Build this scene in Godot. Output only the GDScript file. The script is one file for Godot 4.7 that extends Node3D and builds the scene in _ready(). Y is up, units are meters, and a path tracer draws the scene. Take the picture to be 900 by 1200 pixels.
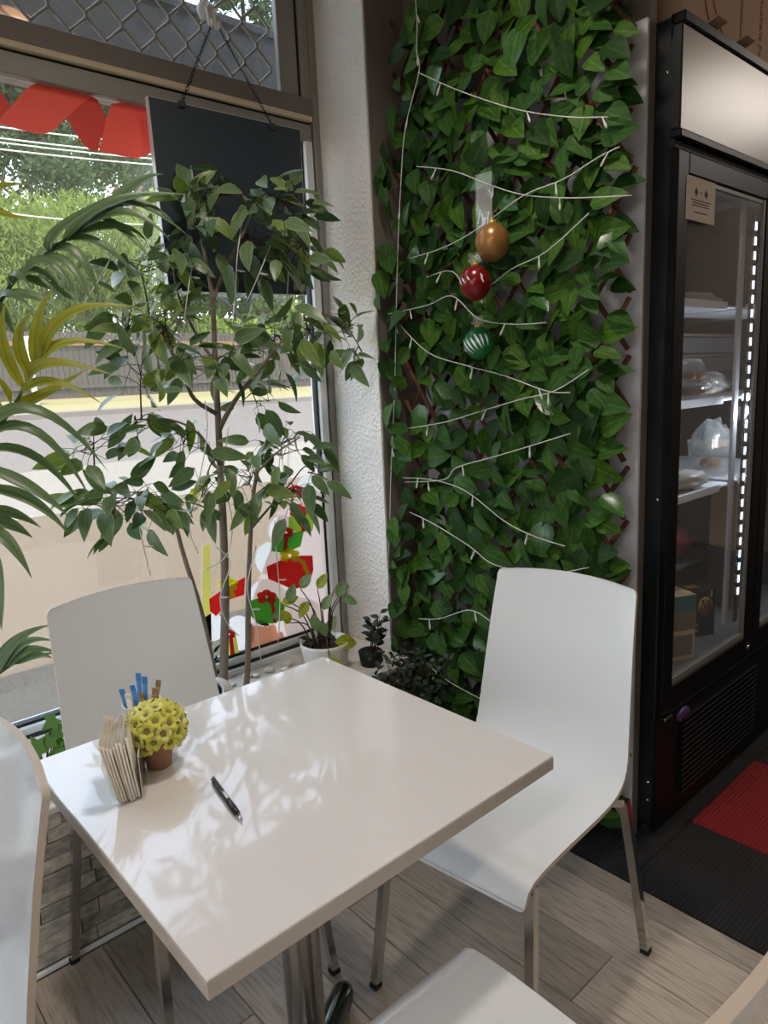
extends Node3D

# ---------------------------------------------------------------- camera numbers
const F := 826.1215
const EYE := Vector3(1.73019, 1.41658, 1.96107)
const RIGHT := Vector3(0.66767454, -0.04492687, -0.74309642)
const UP := Vector3(-0.1092574, 0.9814554, -0.15750595)
const AHEAD := Vector3(-0.73639224, -0.1863515, -0.65038419)
const GLASS := -0.4          # x of the shop window glass
const LEDGE := 0.43          # height of the planter ledge under the window

var rng := RandomNumberGenerator.new()
var taken := {}
var M := {}

# ---------------------------------------------------------------- measuring: a pixel's ray met with a plane of the room
func ray(px: float, py: float) -> Vector3:
	return AHEAD + RIGHT * ((px - 450.0) / F) + UP * ((600.0 - py) / F)
func on_x(px: float, py: float, v: float) -> Vector3:
	var d := ray(px, py)
	return EYE + d * ((v - EYE.x) / d.x)
func on_y(px: float, py: float, v: float) -> Vector3:
	var d := ray(px, py)
	return EYE + d * ((v - EYE.y) / d.y)
func on_z(px: float, py: float, v: float) -> Vector3:
	var d := ray(px, py)
	return EYE + d * ((v - EYE.z) / d.z)

# ---------------------------------------------------------------- nodes
func numbered(called: String, parent: Node) -> String:
	var key := str(parent.get_instance_id()) + called
	var n: int = taken.get(key, -1) + 1
	taken[key] = n
	return called if n == 0 else "%s_%03d" % [called, n]

func tag(o: Node, label: String, category: String, group := "", kind := "") -> Node:
	if label: o.set_meta("label", label)
	if category: o.set_meta("category", category)
	if group: o.set_meta("group", group)
	if kind: o.set_meta("kind", kind)
	return o

func thing(called: String, label: String, category: String, at := Vector3.ZERO, turn := 0.0, group := "") -> Node3D:
	var o := Node3D.new()
	o.name = numbered(called, self)
	add_child(o, true)
	o.position = at
	o.rotation.y = turn
	tag(o, label, category, group)
	return o

func mi(called: String, mesh: Mesh, mat: Material, parent: Node = self, xf := Transform3D.IDENTITY) -> MeshInstance3D:
	var o := MeshInstance3D.new()
	o.name = numbered(called, parent)
	o.mesh = mesh
	o.material_override = mat
	o.transform = xf
	o.cast_shadow = GeometryInstance3D.SHADOW_CASTING_SETTING_ON
	parent.add_child(o, true)
	return o

func begin(smooth := false) -> SurfaceTool:
	var st := SurfaceTool.new()
	st.begin(Mesh.PRIMITIVE_TRIANGLES)
	st.set_smooth_group(0 if smooth else -1)
	return st

func done(st: SurfaceTool) -> ArrayMesh:
	st.generate_normals()
	return st.commit()

func obj(called: String, st: SurfaceTool, mat: Material, parent: Node = self, xf := Transform3D.IDENTITY) -> MeshInstance3D:
	return mi(called, done(st), mat, parent, xf)

func struct(called: String, st: SurfaceTool, mat: Material, label: String, parent: Node = self) -> MeshInstance3D:
	var o := obj(called, st, mat, parent)
	if parent == self:
		o.set_meta("kind", "structure")
		o.set_meta("label", label)
		o.set_meta("category", called.get_slice("_", 0))
	return o

# ---------------------------------------------------------------- shapes
func tri(st: SurfaceTool, a: Vector3, b: Vector3, c: Vector3) -> void:   # a, b, c anticlockwise from outside
	st.add_vertex(a); st.add_vertex(c); st.add_vertex(b)

func quad(st: SurfaceTool, a: Vector3, b: Vector3, c: Vector3, d: Vector3) -> void:
	tri(st, a, b, c); tri(st, a, c, d)

func away(st: SurfaceTool, p: Array, mid: Vector3) -> void:              # a convex face turned away from mid
	var n: Vector3 = (p[1] - p[0]).cross(p[2] - p[0])
	if n.dot(p[0] - mid) < 0.0: p.reverse()
	for k in range(1, p.size() - 1): tri(st, p[0], p[k], p[k + 1])

func box(st: SurfaceTool, lo: Vector3, hi: Vector3, bevel := 0.0, xf := Transform3D.IDENTITY) -> void:
	var c := (lo + hi) * 0.5
	var h := (hi - lo) * 0.5
	var mid := xf * c
	if bevel <= 0.0:
		for ax in 3:
			var b := (ax + 1) % 3
			var d := (ax + 2) % 3
			for s: float in [-1.0, 1.0]:
				var p := []
				for q: Vector2 in [Vector2(-1, -1), Vector2(1, -1), Vector2(1, 1), Vector2(-1, 1)]:
					var v := Vector3.ZERO
					v[ax] = s * h[ax]; v[b] = q.x * h[b]; v[d] = q.y * h[d]
					p.append(xf * (c + v))
				away(st, p, mid)
		return
	var at := func(sx: Vector3, ax: int) -> Vector3:
		var v := Vector3.ZERO
		for k in 3: v[k] = sx[k] * (h[k] - (0.0 if k == ax else bevel))
		return xf * (c + v)
	for ax in 3:
		var b := (ax + 1) % 3
		var d := (ax + 2) % 3
		for s: float in [-1.0, 1.0]:
			var p := []
			for q: Vector2 in [Vector2(-1, -1), Vector2(1, -1), Vector2(1, 1), Vector2(-1, 1)]:
				var v := Vector3.ZERO
				v[ax] = s; v[b] = q.x; v[d] = q.y
				p.append(at.call(v, ax))
			away(st, p, mid)
			for t: float in [-1.0, 1.0]:                                   # edge between face ax and face b
				var u := Vector3.ZERO
				u[ax] = s; u[b] = t; u[d] = -1
				var w := u
				w[d] = 1
				away(st, [at.call(u, ax), at.call(w, ax), at.call(w, b), at.call(u, b)], mid)
	for sx: float in [-1.0, 1.0]:
		for sy: float in [-1.0, 1.0]:
			for sz: float in [-1.0, 1.0]:
				var v := Vector3(sx, sy, sz)
				away(st, [at.call(v, 0), at.call(v, 1), at.call(v, 2)], mid)

func boxat(at: Vector3, size: Vector3, bevel := 0.0, turn := Basis.IDENTITY) -> SurfaceTool:
	var st := begin()
	box(st, -size * 0.5, size * 0.5, bevel, Transform3D(turn, at))
	return st

func slab(lo: Vector3, hi: Vector3, bevel := 0.0) -> SurfaceTool:
	var st := begin()
	box(st, lo, hi, bevel)
	return st

func tube(st: SurfaceTool, pts: Array, radii, sides := 8, capped := true, spin := 0.0) -> void:
	var rings := []
	var n := pts.size()
	var side := Vector3.ZERO
	for k in n:
		var dir: Vector3 = (pts[mini(k + 1, n - 1)] - pts[maxi(k - 1, 0)]).normalized()
		if k == 0:
			side = dir.cross(Vector3.UP if absf(dir.y) < 0.95 else Vector3.RIGHT).normalized()
		else:
			side = (side - dir * side.dot(dir)).normalized()
		var other := dir.cross(side)
		var r: float = radii[k] if radii is Array else radii
		var ring := []
		for j in sides:
			var a := TAU * j / sides + spin
			ring.append(pts[k] + (side * cos(a) + other * sin(a)) * r)
		rings.append(ring)
	for k in n - 1:
		for j in sides:
			var i := (j + 1) % sides
			quad(st, rings[k][j], rings[k][i], rings[k + 1][i], rings[k + 1][j])
	if capped:
		for j in range(1, sides - 1):
			tri(st, rings[0][0], rings[0][j + 1], rings[0][j])
			tri(st, rings[n - 1][0], rings[n - 1][j], rings[n - 1][j + 1])

func lathe(st: SurfaceTool, prof: Array, sides := 24, xf := Transform3D.IDENTITY) -> void:   # profile of Vector2(radius, height), listed so that the outside is on its right going up
	for k in prof.size() - 1:
		var a: Vector2 = prof[k]
		var b: Vector2 = prof[k + 1]
		for j in sides:
			var t := TAU * j / sides
			var s := TAU * (j + 1) / sides
			var p := xf * Vector3(a.x * cos(t), a.y, -a.x * sin(t))
			var q := xf * Vector3(a.x * cos(s), a.y, -a.x * sin(s))
			var w := xf * Vector3(b.x * cos(s), b.y, -b.x * sin(s))
			var v := xf * Vector3(b.x * cos(t), b.y, -b.x * sin(t))
			if a.x > 1e-6: tri(st, p, q, w)
			if b.x > 1e-6: tri(st, p, w, v)

func plate(st: SurfaceTool, poly: PackedVector2Array, frame: Transform3D, thick: float) -> void:   # a flat outline with its own thickness
	var idx := Geometry2D.triangulate_polygon(poly)
	if idx.is_empty(): return
	var turned := Geometry2D.is_polygon_clockwise(poly)
	for k in range(0, idx.size(), 3):
		var t := []
		for j in 3: t.append(poly[idx[k + j]])
		if (t[1] - t[0]).cross(t[2] - t[0]) < 0.0: t.reverse()
		var a := []
		var b := []
		for v: Vector2 in t:
			a.append(frame * Vector3(v.x, v.y, thick))
			b.append(frame * Vector3(v.x, v.y, 0))
		tri(st, a[0], a[1], a[2])
		if thick > 0.0: tri(st, b[0], b[2], b[1])
	if thick <= 0.0: return
	for k in poly.size():
		var p := poly[k]
		var q := poly[(k + 1) % poly.size()]
		if turned:
			var z := p
			p = q; q = z
		quad(st, frame * Vector3(p.x, p.y, 0), frame * Vector3(q.x, q.y, 0), frame * Vector3(q.x, q.y, thick), frame * Vector3(p.x, p.y, thick))

func smooth_line(pts: Array, steps := 5) -> Array:                       # Catmull-Rom through the points
	var out := []
	for k in pts.size() - 1:
		var a: Vector3 = pts[maxi(k - 1, 0)]
		var b: Vector3 = pts[k]
		var c: Vector3 = pts[k + 1]
		var d: Vector3 = pts[mini(k + 2, pts.size() - 1)]
		for s in steps: out.append(b.cubic_interpolate(c, a, d, float(s) / steps))
	out.append(pts[-1])
	return out

func taper(a: float, b: float, n: int) -> Array:
	var out := []
	for k in n: out.append(lerpf(a, b, float(k) / maxi(n - 1, 1)))
	return out

# a leaf that lies along +Z from its stalk, folded along the midrib, curling down; u across, v along
func leaf_into(st: SurfaceTool, xf: Transform3D, length: float, width: float, fold: float, curl: float, widest := 0.4, rows := 6) -> void:
	var prof := []
	for k in rows + 1:
		var v := float(k) / rows
		var w := sin(PI * pow(v, log(0.5) / log(widest)))
		w = pow(maxf(w, 0.0), 0.8) * (1.0 - 0.25 * v)
		prof.append([v, w])
	var at := func(k: int, s: float) -> Vector3:
		var v: float = prof[k][0]
		var w: float = prof[k][1] * width * 0.5
		return xf * Vector3(s * w, absf(s) * w * fold - curl * length * v * v, v * length)
	for k in rows:
		for s: float in [-1.0, 0.0]:
			var a: Vector3 = at.call(k, s)
			var b: Vector3 = at.call(k, s + 1.0)
			var c: Vector3 = at.call(k + 1, s + 1.0)
			var d: Vector3 = at.call(k + 1, s)
			var uv := [Vector2(s * 0.5 + 0.5 - s * 0.0, prof[k][0]), Vector2(s * 0.5 + 1.0, prof[k][0]), Vector2(s * 0.5 + 1.0, prof[k + 1][0]), Vector2(s * 0.5 + 0.5, prof[k + 1][0])]
			for t: int in [0, 1, 2, 0, 2, 3]:
				st.set_uv(uv[t])
				st.add_vertex([a, b, c, d][t])

func leaf_mesh(length: float, width: float, fold: float, curl: float, widest := 0.4, rows := 6) -> ArrayMesh:
	var st := begin(true)
	leaf_into(st, Transform3D.IDENTITY, length, width, fold, curl, widest, rows)
	return done(st)

func facing(dir: Vector3, normal: Vector3) -> Basis:                      # +Z along dir, +Y as near to normal as can be
	var z := dir.normalized()
	var x := normal.cross(z)
	if x.length() < 0.05: x = Vector3(0.3, 0.2, 0.9).cross(z)
	x = x.normalized()
	return Basis(x, z.cross(x), z)

# ---------------------------------------------------------------- materials
func mat(called: String, c: Color, rough := 0.6, metal := 0.0) -> StandardMaterial3D:
	var m := StandardMaterial3D.new()
	m.resource_name = called
	m.albedo_color = c
	m.roughness = rough
	m.metallic = metal
	M[called] = m
	return m

func noise_tex(freq: float, colors: Array, seed_no: int, size := 512, type := FastNoiseLite.TYPE_SIMPLEX_SMOOTH, octaves := 4) -> NoiseTexture2D:
	var n := FastNoiseLite.new()
	n.noise_type = type
	n.seed = seed_no
	n.frequency = freq
	n.fractal_octaves = octaves
	var t := NoiseTexture2D.new()
	t.width = size
	t.height = size
	t.seamless = true
	t.noise = n
	var g := Gradient.new()
	g.offsets = PackedFloat32Array()
	var off := PackedFloat32Array()
	var col := PackedColorArray()
	for k in colors.size():
		off.append(float(k) / (colors.size() - 1)); col.append(colors[k])
	g.offsets = off
	g.colors = col
	t.color_ramp = g
	return t

func world_mapped(m: StandardMaterial3D, scale: Vector3, offset := Vector3.ZERO) -> void:
	m.uv1_triplanar = true
	m.uv1_world_triplanar = true
	m.uv1_scale = scale
	m.uv1_offset = offset

func leaf_image(body: Color, body2: Color, rib: Color, edge: Color, rim: float, side_veins: float) -> ImageTexture:
	var im := Image.create(64, 128, false, Image.FORMAT_RGB8)
	var n := FastNoiseLite.new()
	n.seed = 7; n.frequency = 0.05
	for y in 128:
		for x in 64:
			var u := absf((x + 0.5) / 64.0 - 0.5) * 2.0
			var v := (y + 0.5) / 128.0
			var c := body.lerp(body2, clampf(0.5 + n.get_noise_2d(x, y * 0.6), 0, 1))
			var vein := absf(fposmod(v * 9.0 - u * 2.2, 1.0) - 0.5)
			if vein < 0.07: c = c.lerp(rib, side_veins)
			if u < 0.07: c = c.lerp(rib, 0.75)
			if u > 1.0 - rim * (0.7 + 0.6 * n.get_noise_2d(y * 2.0, 40.0)): c = c.lerp(edge, 0.8)
			im.set_pixel(x, y, c)
	return ImageTexture.create_from_image(im)

func leaf_mat(called: String, tex: Texture2D, tint: Color, rough: float, through: Color) -> StandardMaterial3D:
	var m := mat(called, tint, rough)
	m.albedo_texture = tex
	m.cull_mode = BaseMaterial3D.CULL_DISABLED
	m.backlight_enabled = true
	m.backlight = through
	return m

func make_materials() -> void:
	mat("white_gloss", Color(0.865, 0.875, 0.875), 0.14)
	M.white_gloss.clearcoat_enabled = true; M.white_gloss.clearcoat = 0.5; M.white_gloss.clearcoat_roughness = 0.06
	mat("table_top", Color(0.855, 0.835, 0.815), 0.2)
	M.table_top.clearcoat_enabled = true; M.table_top.clearcoat = 0.8; M.table_top.clearcoat_roughness = 0.045
	mat("table_edge", Color(0.70, 0.65, 0.60), 0.45)
	mat("ply_edge", Color(0.76, 0.70, 0.64), 0.5)
	mat("chrome", Color(0.78, 0.77, 0.75), 0.16, 1.0)
	mat("brushed", Color(0.83, 0.81, 0.78), 0.26, 1.0)
	mat("dark_chrome", Color(0.42, 0.44, 0.43), 0.2, 1.0)
	mat("black_rubber", Color(0.04, 0.04, 0.045), 0.7)
	mat("plaster", Color(0.90, 0.89, 0.86), 0.85)
	M.plaster.heightmap_enabled = true; M.plaster.heightmap_scale = 0.45
	M.plaster.heightmap_texture = noise_tex(0.035, [Color.BLACK, Color(0.35, 0.35, 0.35), Color.WHITE], 3, 512, FastNoiseLite.TYPE_SIMPLEX, 3)
	world_mapped(M.plaster, Vector3(2.6, 2.6, 2.6))
	mat("taupe", Color(0.44, 0.40, 0.37), 0.75)
	mat("room_paint", Color(0.80, 0.78, 0.74), 0.85)
	mat("white_board", Color(0.86, 0.86, 0.87), 0.6)
	M.white_board.albedo_texture = noise_tex(0.008, [Color(0.82, 0.82, 0.83), Color(1, 1, 1)], 13)
	world_mapped(M.white_board, Vector3(0.6, 0.6, 0.6))
	mat("alu_white", Color(0.87, 0.88, 0.88), 0.4)
	mat("alu_grey", Color(0.56, 0.55, 0.53), 0.45, 0.15)
	mat("alu_taupe", Color(0.47, 0.45, 0.43), 0.5, 0.1)
	mat("ivory", Color(0.83, 0.77, 0.66), 0.5)  # cream tone holds the light thrown up from sunlit ground outside
	mat("gasket", Color(0.05, 0.055, 0.06), 0.7)
	mat("grille", Color(0.62, 0.62, 0.60), 0.5, 0.1)
	var g := mat("glass", Color(0.92, 0.94, 0.92, 0.07), 0.03)
	g.transparency = BaseMaterial3D.TRANSPARENCY_ALPHA
	g = mat("clear_plastic", Color(0.9, 0.93, 0.92, 0.16), 0.08)
	g.transparency = BaseMaterial3D.TRANSPARENCY_ALPHA
	g = mat("fridge_glass", Color(0.75, 0.78, 0.78, 0.05), 0.03)
	g.transparency = BaseMaterial3D.TRANSPARENCY_ALPHA
	# floor boards: grain drawn out along x
	var grain := noise_tex(0.012, [Color(0.49, 0.45, 0.41), Color(0.63, 0.59, 0.545), Color(0.705, 0.66, 0.61), Color(0.56, 0.52, 0.475)], 21, 1024, FastNoiseLite.TYPE_SIMPLEX_SMOOTH, 6)
	for k in 4:
		var tone: float = [1.0, 0.93, 1.07, 0.98][k]
		var w := mat("oak_%d" % k, Color(tone, tone * 0.99, tone * 0.975), 0.42)
		w.albedo_texture = grain
		w.heightmap_enabled = true; w.heightmap_scale = 0.05; w.heightmap_texture = grain
		world_mapped(w, Vector3(0.42, 1.0, 5.2), Vector3(0.27 * k, 0, 0.19 * k))
	# ribbed carpet tiles
	var rib := Image.create(256, 256, false, Image.FORMAT_RGB8)
	var hgt := Image.create(256, 256, false, Image.FORMAT_RGB8)
	var fz := FastNoiseLite.new()
	fz.seed = 5; fz.frequency = 0.11
	var fl := FastNoiseLite.new()
	fl.seed = 9; fl.frequency = 0.09
	for y in 256:
		for x in 256:
			var s := 0.5 + 0.5 * cos(TAU * x / 16.0)
			var stripe := 0.5 + 0.5 * fl.get_noise_1d(floorf(x / 16.0) * 23.0)
			var f := clampf(0.5 + 0.6 * fz.get_noise_2d(x * 2.0, y * 0.8), 0, 1)
			var l := 0.07 + 0.20 * s * f * stripe
			rib.set_pixel(x, y, Color(l, l * 0.98, l * 0.96))
			var h := s * (0.6 + 0.4 * f)
			hgt.set_pixel(x, y, Color(h, h, h))
	var ribt := ImageTexture.create_from_image(rib)
	var hgtt := ImageTexture.create_from_image(hgt)
	var cm := mat("carpet", Color(1, 1, 1), 0.95)
	cm.albedo_texture = ribt; cm.heightmap_enabled = true; cm.heightmap_texture = hgtt; cm.heightmap_scale = 0.4
	world_mapped(cm, Vector3(5.2, 1.0, 5.2))
	var rm := mat("red_carpet", Color(0.47, 0.045, 0.05), 0.95)
	rm.heightmap_enabled = true; rm.heightmap_texture = hgtt; rm.heightmap_scale = 0.3
	world_mapped(rm, Vector3(5.2, 1.0, 5.2))
	var sp := noise_tex(0.02, [Color(0.56, 0.54, 0.51), Color(0.69, 0.67, 0.63), Color(0.79, 0.77, 0.73)], 31)
	for k in 3:
		var t: float = [1.0, 0.87, 1.08][k]
		var s := mat("ledger_%d" % k, Color(t, t, t * 0.985), 0.8)
		s.albedo_texture = sp
		s.heightmap_enabled = true; s.heightmap_texture = sp; s.heightmap_scale = 0.4
		world_mapped(s, Vector3(2.0, 5.0, 2.6), Vector3(0.3 * k, 0.1, 0.2))
	# outside
	var agg := mat("aggregate", Color(0.428, 0.371, 0.296), 0.95)
	agg.albedo_texture = noise_tex(0.12, [Color(0.72, 0.70, 0.68), Color(1, 0.98, 0.95)], 41, 512, FastNoiseLite.TYPE_SIMPLEX, 4)
	world_mapped(agg, Vector3(0.55, 0.55, 0.55))
	mat("road", Color(0.381, 0.348, 0.324), 0.95)
	mat("pale_concrete", Color(0.461, 0.434, 0.395), 0.95)
	mat("dry_grass", Color(0.52, 0.49, 0.33), 0.95)
	mat("fence_wood", Color(0.31, 0.285, 0.265), 0.9)
	mat("fence_rail", Color(0.50, 0.385, 0.28), 0.9)
	mat("valance", Color(0.085, 0.12, 0.16), 0.7)
	mat("bark", Color(0.27, 0.235, 0.2), 0.9)
	M.bark.heightmap_enabled = true; M.bark.heightmap_scale = 0.3
	M.bark.heightmap_texture = noise_tex(0.06, [Color.BLACK, Color.WHITE], 61)
	world_mapped(M.bark, Vector3(6, 2.2, 6))
	mat("ficus_bark", Color(0.50, 0.45, 0.395), 0.85)
	M.ficus_bark.heightmap_enabled = true; M.ficus_bark.heightmap_scale = 0.15
	M.ficus_bark.heightmap_texture = M.bark.heightmap_texture
	world_mapped(M.ficus_bark, Vector3(14, 5, 14))
	mat("twig", Color(0.27, 0.21, 0.155), 0.85)
	mat("pale_bark", Color(0.62, 0.55, 0.47), 0.9)
	mat("wire_white", Color(0.80, 0.80, 0.77), 0.5)
	mat("slat", Color(0.30, 0.165, 0.10), 0.75)
	mat("slat_pale", Color(0.44, 0.27, 0.17), 0.75)
	# leaves
	var fic := leaf_image(Color(0.345, 0.435, 0.295), Color(0.405, 0.495, 0.33), Color(0.47, 0.56, 0.37), Color(0.66, 0.71, 0.51), 0.12, 0.1)
	leaf_mat("ficus_leaf_a", fic, Color(1, 1, 1), 0.38, Color(0.45, 0.55, 0.22))
	leaf_mat("ficus_leaf_b", fic, Color(0.82, 0.88, 0.88), 0.38, Color(0.40, 0.52, 0.2))
	leaf_mat("ficus_leaf_c", fic, Color(1.15, 1.12, 0.85), 0.4, Color(0.6, 0.66, 0.25))
	var ivy := leaf_image(Color(0.135, 0.255, 0.07), Color(0.205, 0.345, 0.11), Color(0.26, 0.41, 0.155), Color(0.175, 0.32, 0.10), 0.03, 0.22)
	leaf_mat("ivy_leaf_a", ivy, Color(1, 1, 1), 0.42, Color(0.1, 0.14, 0.04))
	leaf_mat("ivy_leaf_b", ivy, Color(0.66, 0.74, 0.70), 0.42, Color(0.1, 0.14, 0.04))
	leaf_mat("ivy_leaf_c", ivy, Color(1.25, 1.16, 1.0), 0.42, Color(0.1, 0.14, 0.04))
	leaf_mat("ivy_leaf_d", ivy, Color(1.1, 1.15, 1.3), 0.3, Color(0.1, 0.14, 0.04))
	for k: String in ["ivy_leaf_a", "ivy_leaf_b", "ivy_leaf_c"]:
		M[k].roughness = 0.55
		M[k].metallic_specular = 0.28
	var plm := leaf_image(Color(0.36, 0.455, 0.31), Color(0.41, 0.505, 0.34), Color(0.26, 0.345, 0.2), Color(0.4, 0.5, 0.31), 0.03, 0.0)
	leaf_mat("palm_green", plm, Color(1, 1, 1), 0.38, Color(0.35, 0.42, 0.12))
	leaf_mat("palm_yellow", plm, Color(1.5, 1.28, 0.75), 0.45, Color(0.75, 0.66, 0.12))
	mat("palm_rachis", Color(0.25, 0.32, 0.17), 0.5)
	var pep := leaf_image(Color(0.42, 0.52, 0.36), Color(0.50, 0.60, 0.42), Color(0.62, 0.70, 0.5), Color(0.55, 0.64, 0.42), 0.08, 0.06)
	leaf_mat("pale_leaf", pep, Color(1, 1, 1), 0.35, Color(0.4, 0.45, 0.2))
	leaf_mat("yellow_leaf", pep, Color(1.35, 1.2, 0.62), 0.4, Color(0.6, 0.55, 0.1))
	leaf_mat("dark_leaf", ivy, Color(0.42, 0.42, 0.42), 0.55, Color(0.03, 0.04, 0.01))
	leaf_mat("bright_ivy", ivy, Color(1.6, 1.55, 1.2), 0.4, Color(0.5, 0.7, 0.2))
	mat("hedge_leaf", Color(0.338, 0.404, 0.141), 0.9)
	M.hedge_leaf.backlight_enabled = true; M.hedge_leaf.backlight = Color(0.4, 0.45, 0.12)
	mat("far_leaf", Color(0.19, 0.26, 0.15), 0.9)
	M.far_leaf.backlight_enabled = true; M.far_leaf.backlight = Color(0.3, 0.4, 0.15)
	mat("lime_leaf", Color(0.40, 0.46, 0.17), 0.9)
	mat("far_wall", Color(0.6, 0.59, 0.58), 0.9)
	mat("terracotta_roof", Color(0.52, 0.36, 0.29), 0.9)
	# pots, table things
	mat("ceramic", Color(0.86, 0.85, 0.83), 0.3)
	mat("soil", Color(0.20, 0.145, 0.11), 0.95)
	mat("terracotta", Color(0.70, 0.53, 0.44), 0.8)
	M.terracotta.albedo_texture = noise_tex(0.03, [Color(0.85, 0.8, 0.78), Color(1, 1, 1), Color(0.9, 0.82, 0.78)], 71, 256)
	world_mapped(M.terracotta, Vector3(9, 9, 9))
	mat("petal", Color(0.83, 0.82, 0.36), 0.7)
	M.petal.backlight_enabled = true; M.petal.backlight = Color(0.3, 0.28, 0.05)
	mat("petal_pale", Color(0.87, 0.86, 0.50), 0.7)
	mat("petal_heart", Color(0.52, 0.50, 0.30), 0.8)
	mat("napkin", Color(0.96, 0.93, 0.87), 0.9)
	mat("napkin_white", Color(0.95, 0.945, 0.93), 0.9)
	mat("sugar_blue", Color(0.27, 0.53, 0.78), 0.6)
	mat("sugar_brown", Color(0.62, 0.49, 0.36), 0.7)
	mat("pen_black", Color(0.06, 0.06, 0.065), 0.3)
	mat("pen_grey", Color(0.26, 0.27, 0.29), 0.25)
	mat("pebble", Color(0.84, 0.83, 0.80), 0.7)
	# stickers and sign
	mat("sign_black", Color(0.20, 0.24, 0.28), 0.5)
	mat("sign_white", Color(0.85, 0.86, 0.87), 0.5)
	for e in [["ribbon_front", Color(0.88, 0.32, 0.26), 0.62], ["ribbon_back", Color(0.74, 0.21, 0.17), 0.55], ["film_white", Color(0.93, 0.91, 0.89), 1.0], ["film_peach", Color(0.95, 0.72, 0.58), 0.9], ["film_pink", Color(0.92, 0.84, 0.80), 0.95], ["gift_red", Color(0.80, 0.10, 0.08), 0.7], ["gift_green", Color(0.24, 0.56, 0.16), 0.7], ["bow_yellow", Color(0.80, 0.77, 0.12), 0.8], ["bow_red", Color(0.84, 0.13, 0.10), 0.7], ["gift_lime", Color(0.60, 0.76, 0.20), 0.8], ["film_yellow", Color(0.93, 0.90, 0.45), 0.7]]:
		var s := mat(e[0], e[1], 0.5)
		s.backlight_enabled = true
		var k: float = e[2]
		var tone: Color = e[1]
		s.backlight = Color(tone.r * k, tone.g * k, tone.b * k) / maxf(tone.r, maxf(tone.g, tone.b))
	# fridge
	mat("fridge_black", Color(0.028, 0.032, 0.036), 0.45)
	M.fridge_black.metallic_specular = 0.35
	mat("fridge_side", Color(0.06, 0.075, 0.09), 0.4)
	mat("fridge_inner", Color(0.42, 0.42, 0.43), 0.5)
	mat("fridge_trim", Color(0.50, 0.49, 0.47), 0.4, 0.3)
	mat("header_white", Color(0.68, 0.62, 0.57), 0.32)
	mat("shelf_white", Color(0.82, 0.83, 0.84), 0.4)
	mat("paper", Color(0.78, 0.72, 0.64), 0.8)
	mat("ink", Color(0.25, 0.20, 0.16), 0.8)
	mat("carton", Color(0.74, 0.62, 0.52), 0.85)
	mat("red_ink", Color(0.62, 0.14, 0.12), 0.8)
	mat("choc", Color(0.17, 0.115, 0.09), 0.4)
	mat("gold", Color(0.72, 0.58, 0.22), 0.35, 0.3)
	mat("teal_box", Color(0.25, 0.45, 0.44), 0.5)
	mat("cream_box", Color(0.80, 0.70, 0.52), 0.6)
	mat("pink_bag", Color(0.55, 0.16, 0.22), 0.35)
	mat("purple", Color(0.22, 0.16, 0.42), 0.4)
	mat("bag_film", Color(0.72, 0.70, 0.66), 0.2)
	mat("bag_tan", Color(0.50, 0.42, 0.35), 0.4)
	mat("bun", Color(0.55, 0.37, 0.22), 0.8)
	var led := mat("led", Color(1, 1, 1), 0.4)
	led.emission_enabled = true; led.emission = Color(0.88, 0.93, 1.0); led.emission_energy_multiplier = 2.2
	var dl := mat("lamp_glow", Color(1, 1, 1), 0.4)
	dl.emission_enabled = true; dl.emission = Color(1.0, 0.72, 0.48); dl.emission_energy_multiplier = 5.0
	var tl := mat("tube_glow", Color(1, 1, 1), 0.4)
	tl.emission_enabled = true; tl.emission = Color(1.0, 0.86, 0.68); tl.emission_energy_multiplier = 5.0
	# baubles
	mat("bauble_gold", Color(0.60, 0.43, 0.24), 0.3, 0.35)
	mat("bauble_red", Color(0.45, 0.06, 0.055), 0.22, 0.1)
	mat("bauble_green", Color(0.10, 0.42, 0.22), 0.22)
	mat("bauble_white", Color(0.88, 0.90, 0.93), 0.35)

# ---------------------------------------------------------------- text as thin lettering
func lettering(called: String, text: String, height: float, m: Material, parent: Node, xf: Transform3D, font := "Droid Sans", depth := 0.0012) -> MeshInstance3D:
	var t := TextMesh.new()
	var f := SystemFont.new()
	f.font_names = PackedStringArray([font])
	t.font = f
	t.text = text
	t.font_size = 32
	t.pixel_size = height / 24.0
	t.depth = depth
	return mi(called, t, m, parent, xf)

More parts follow.
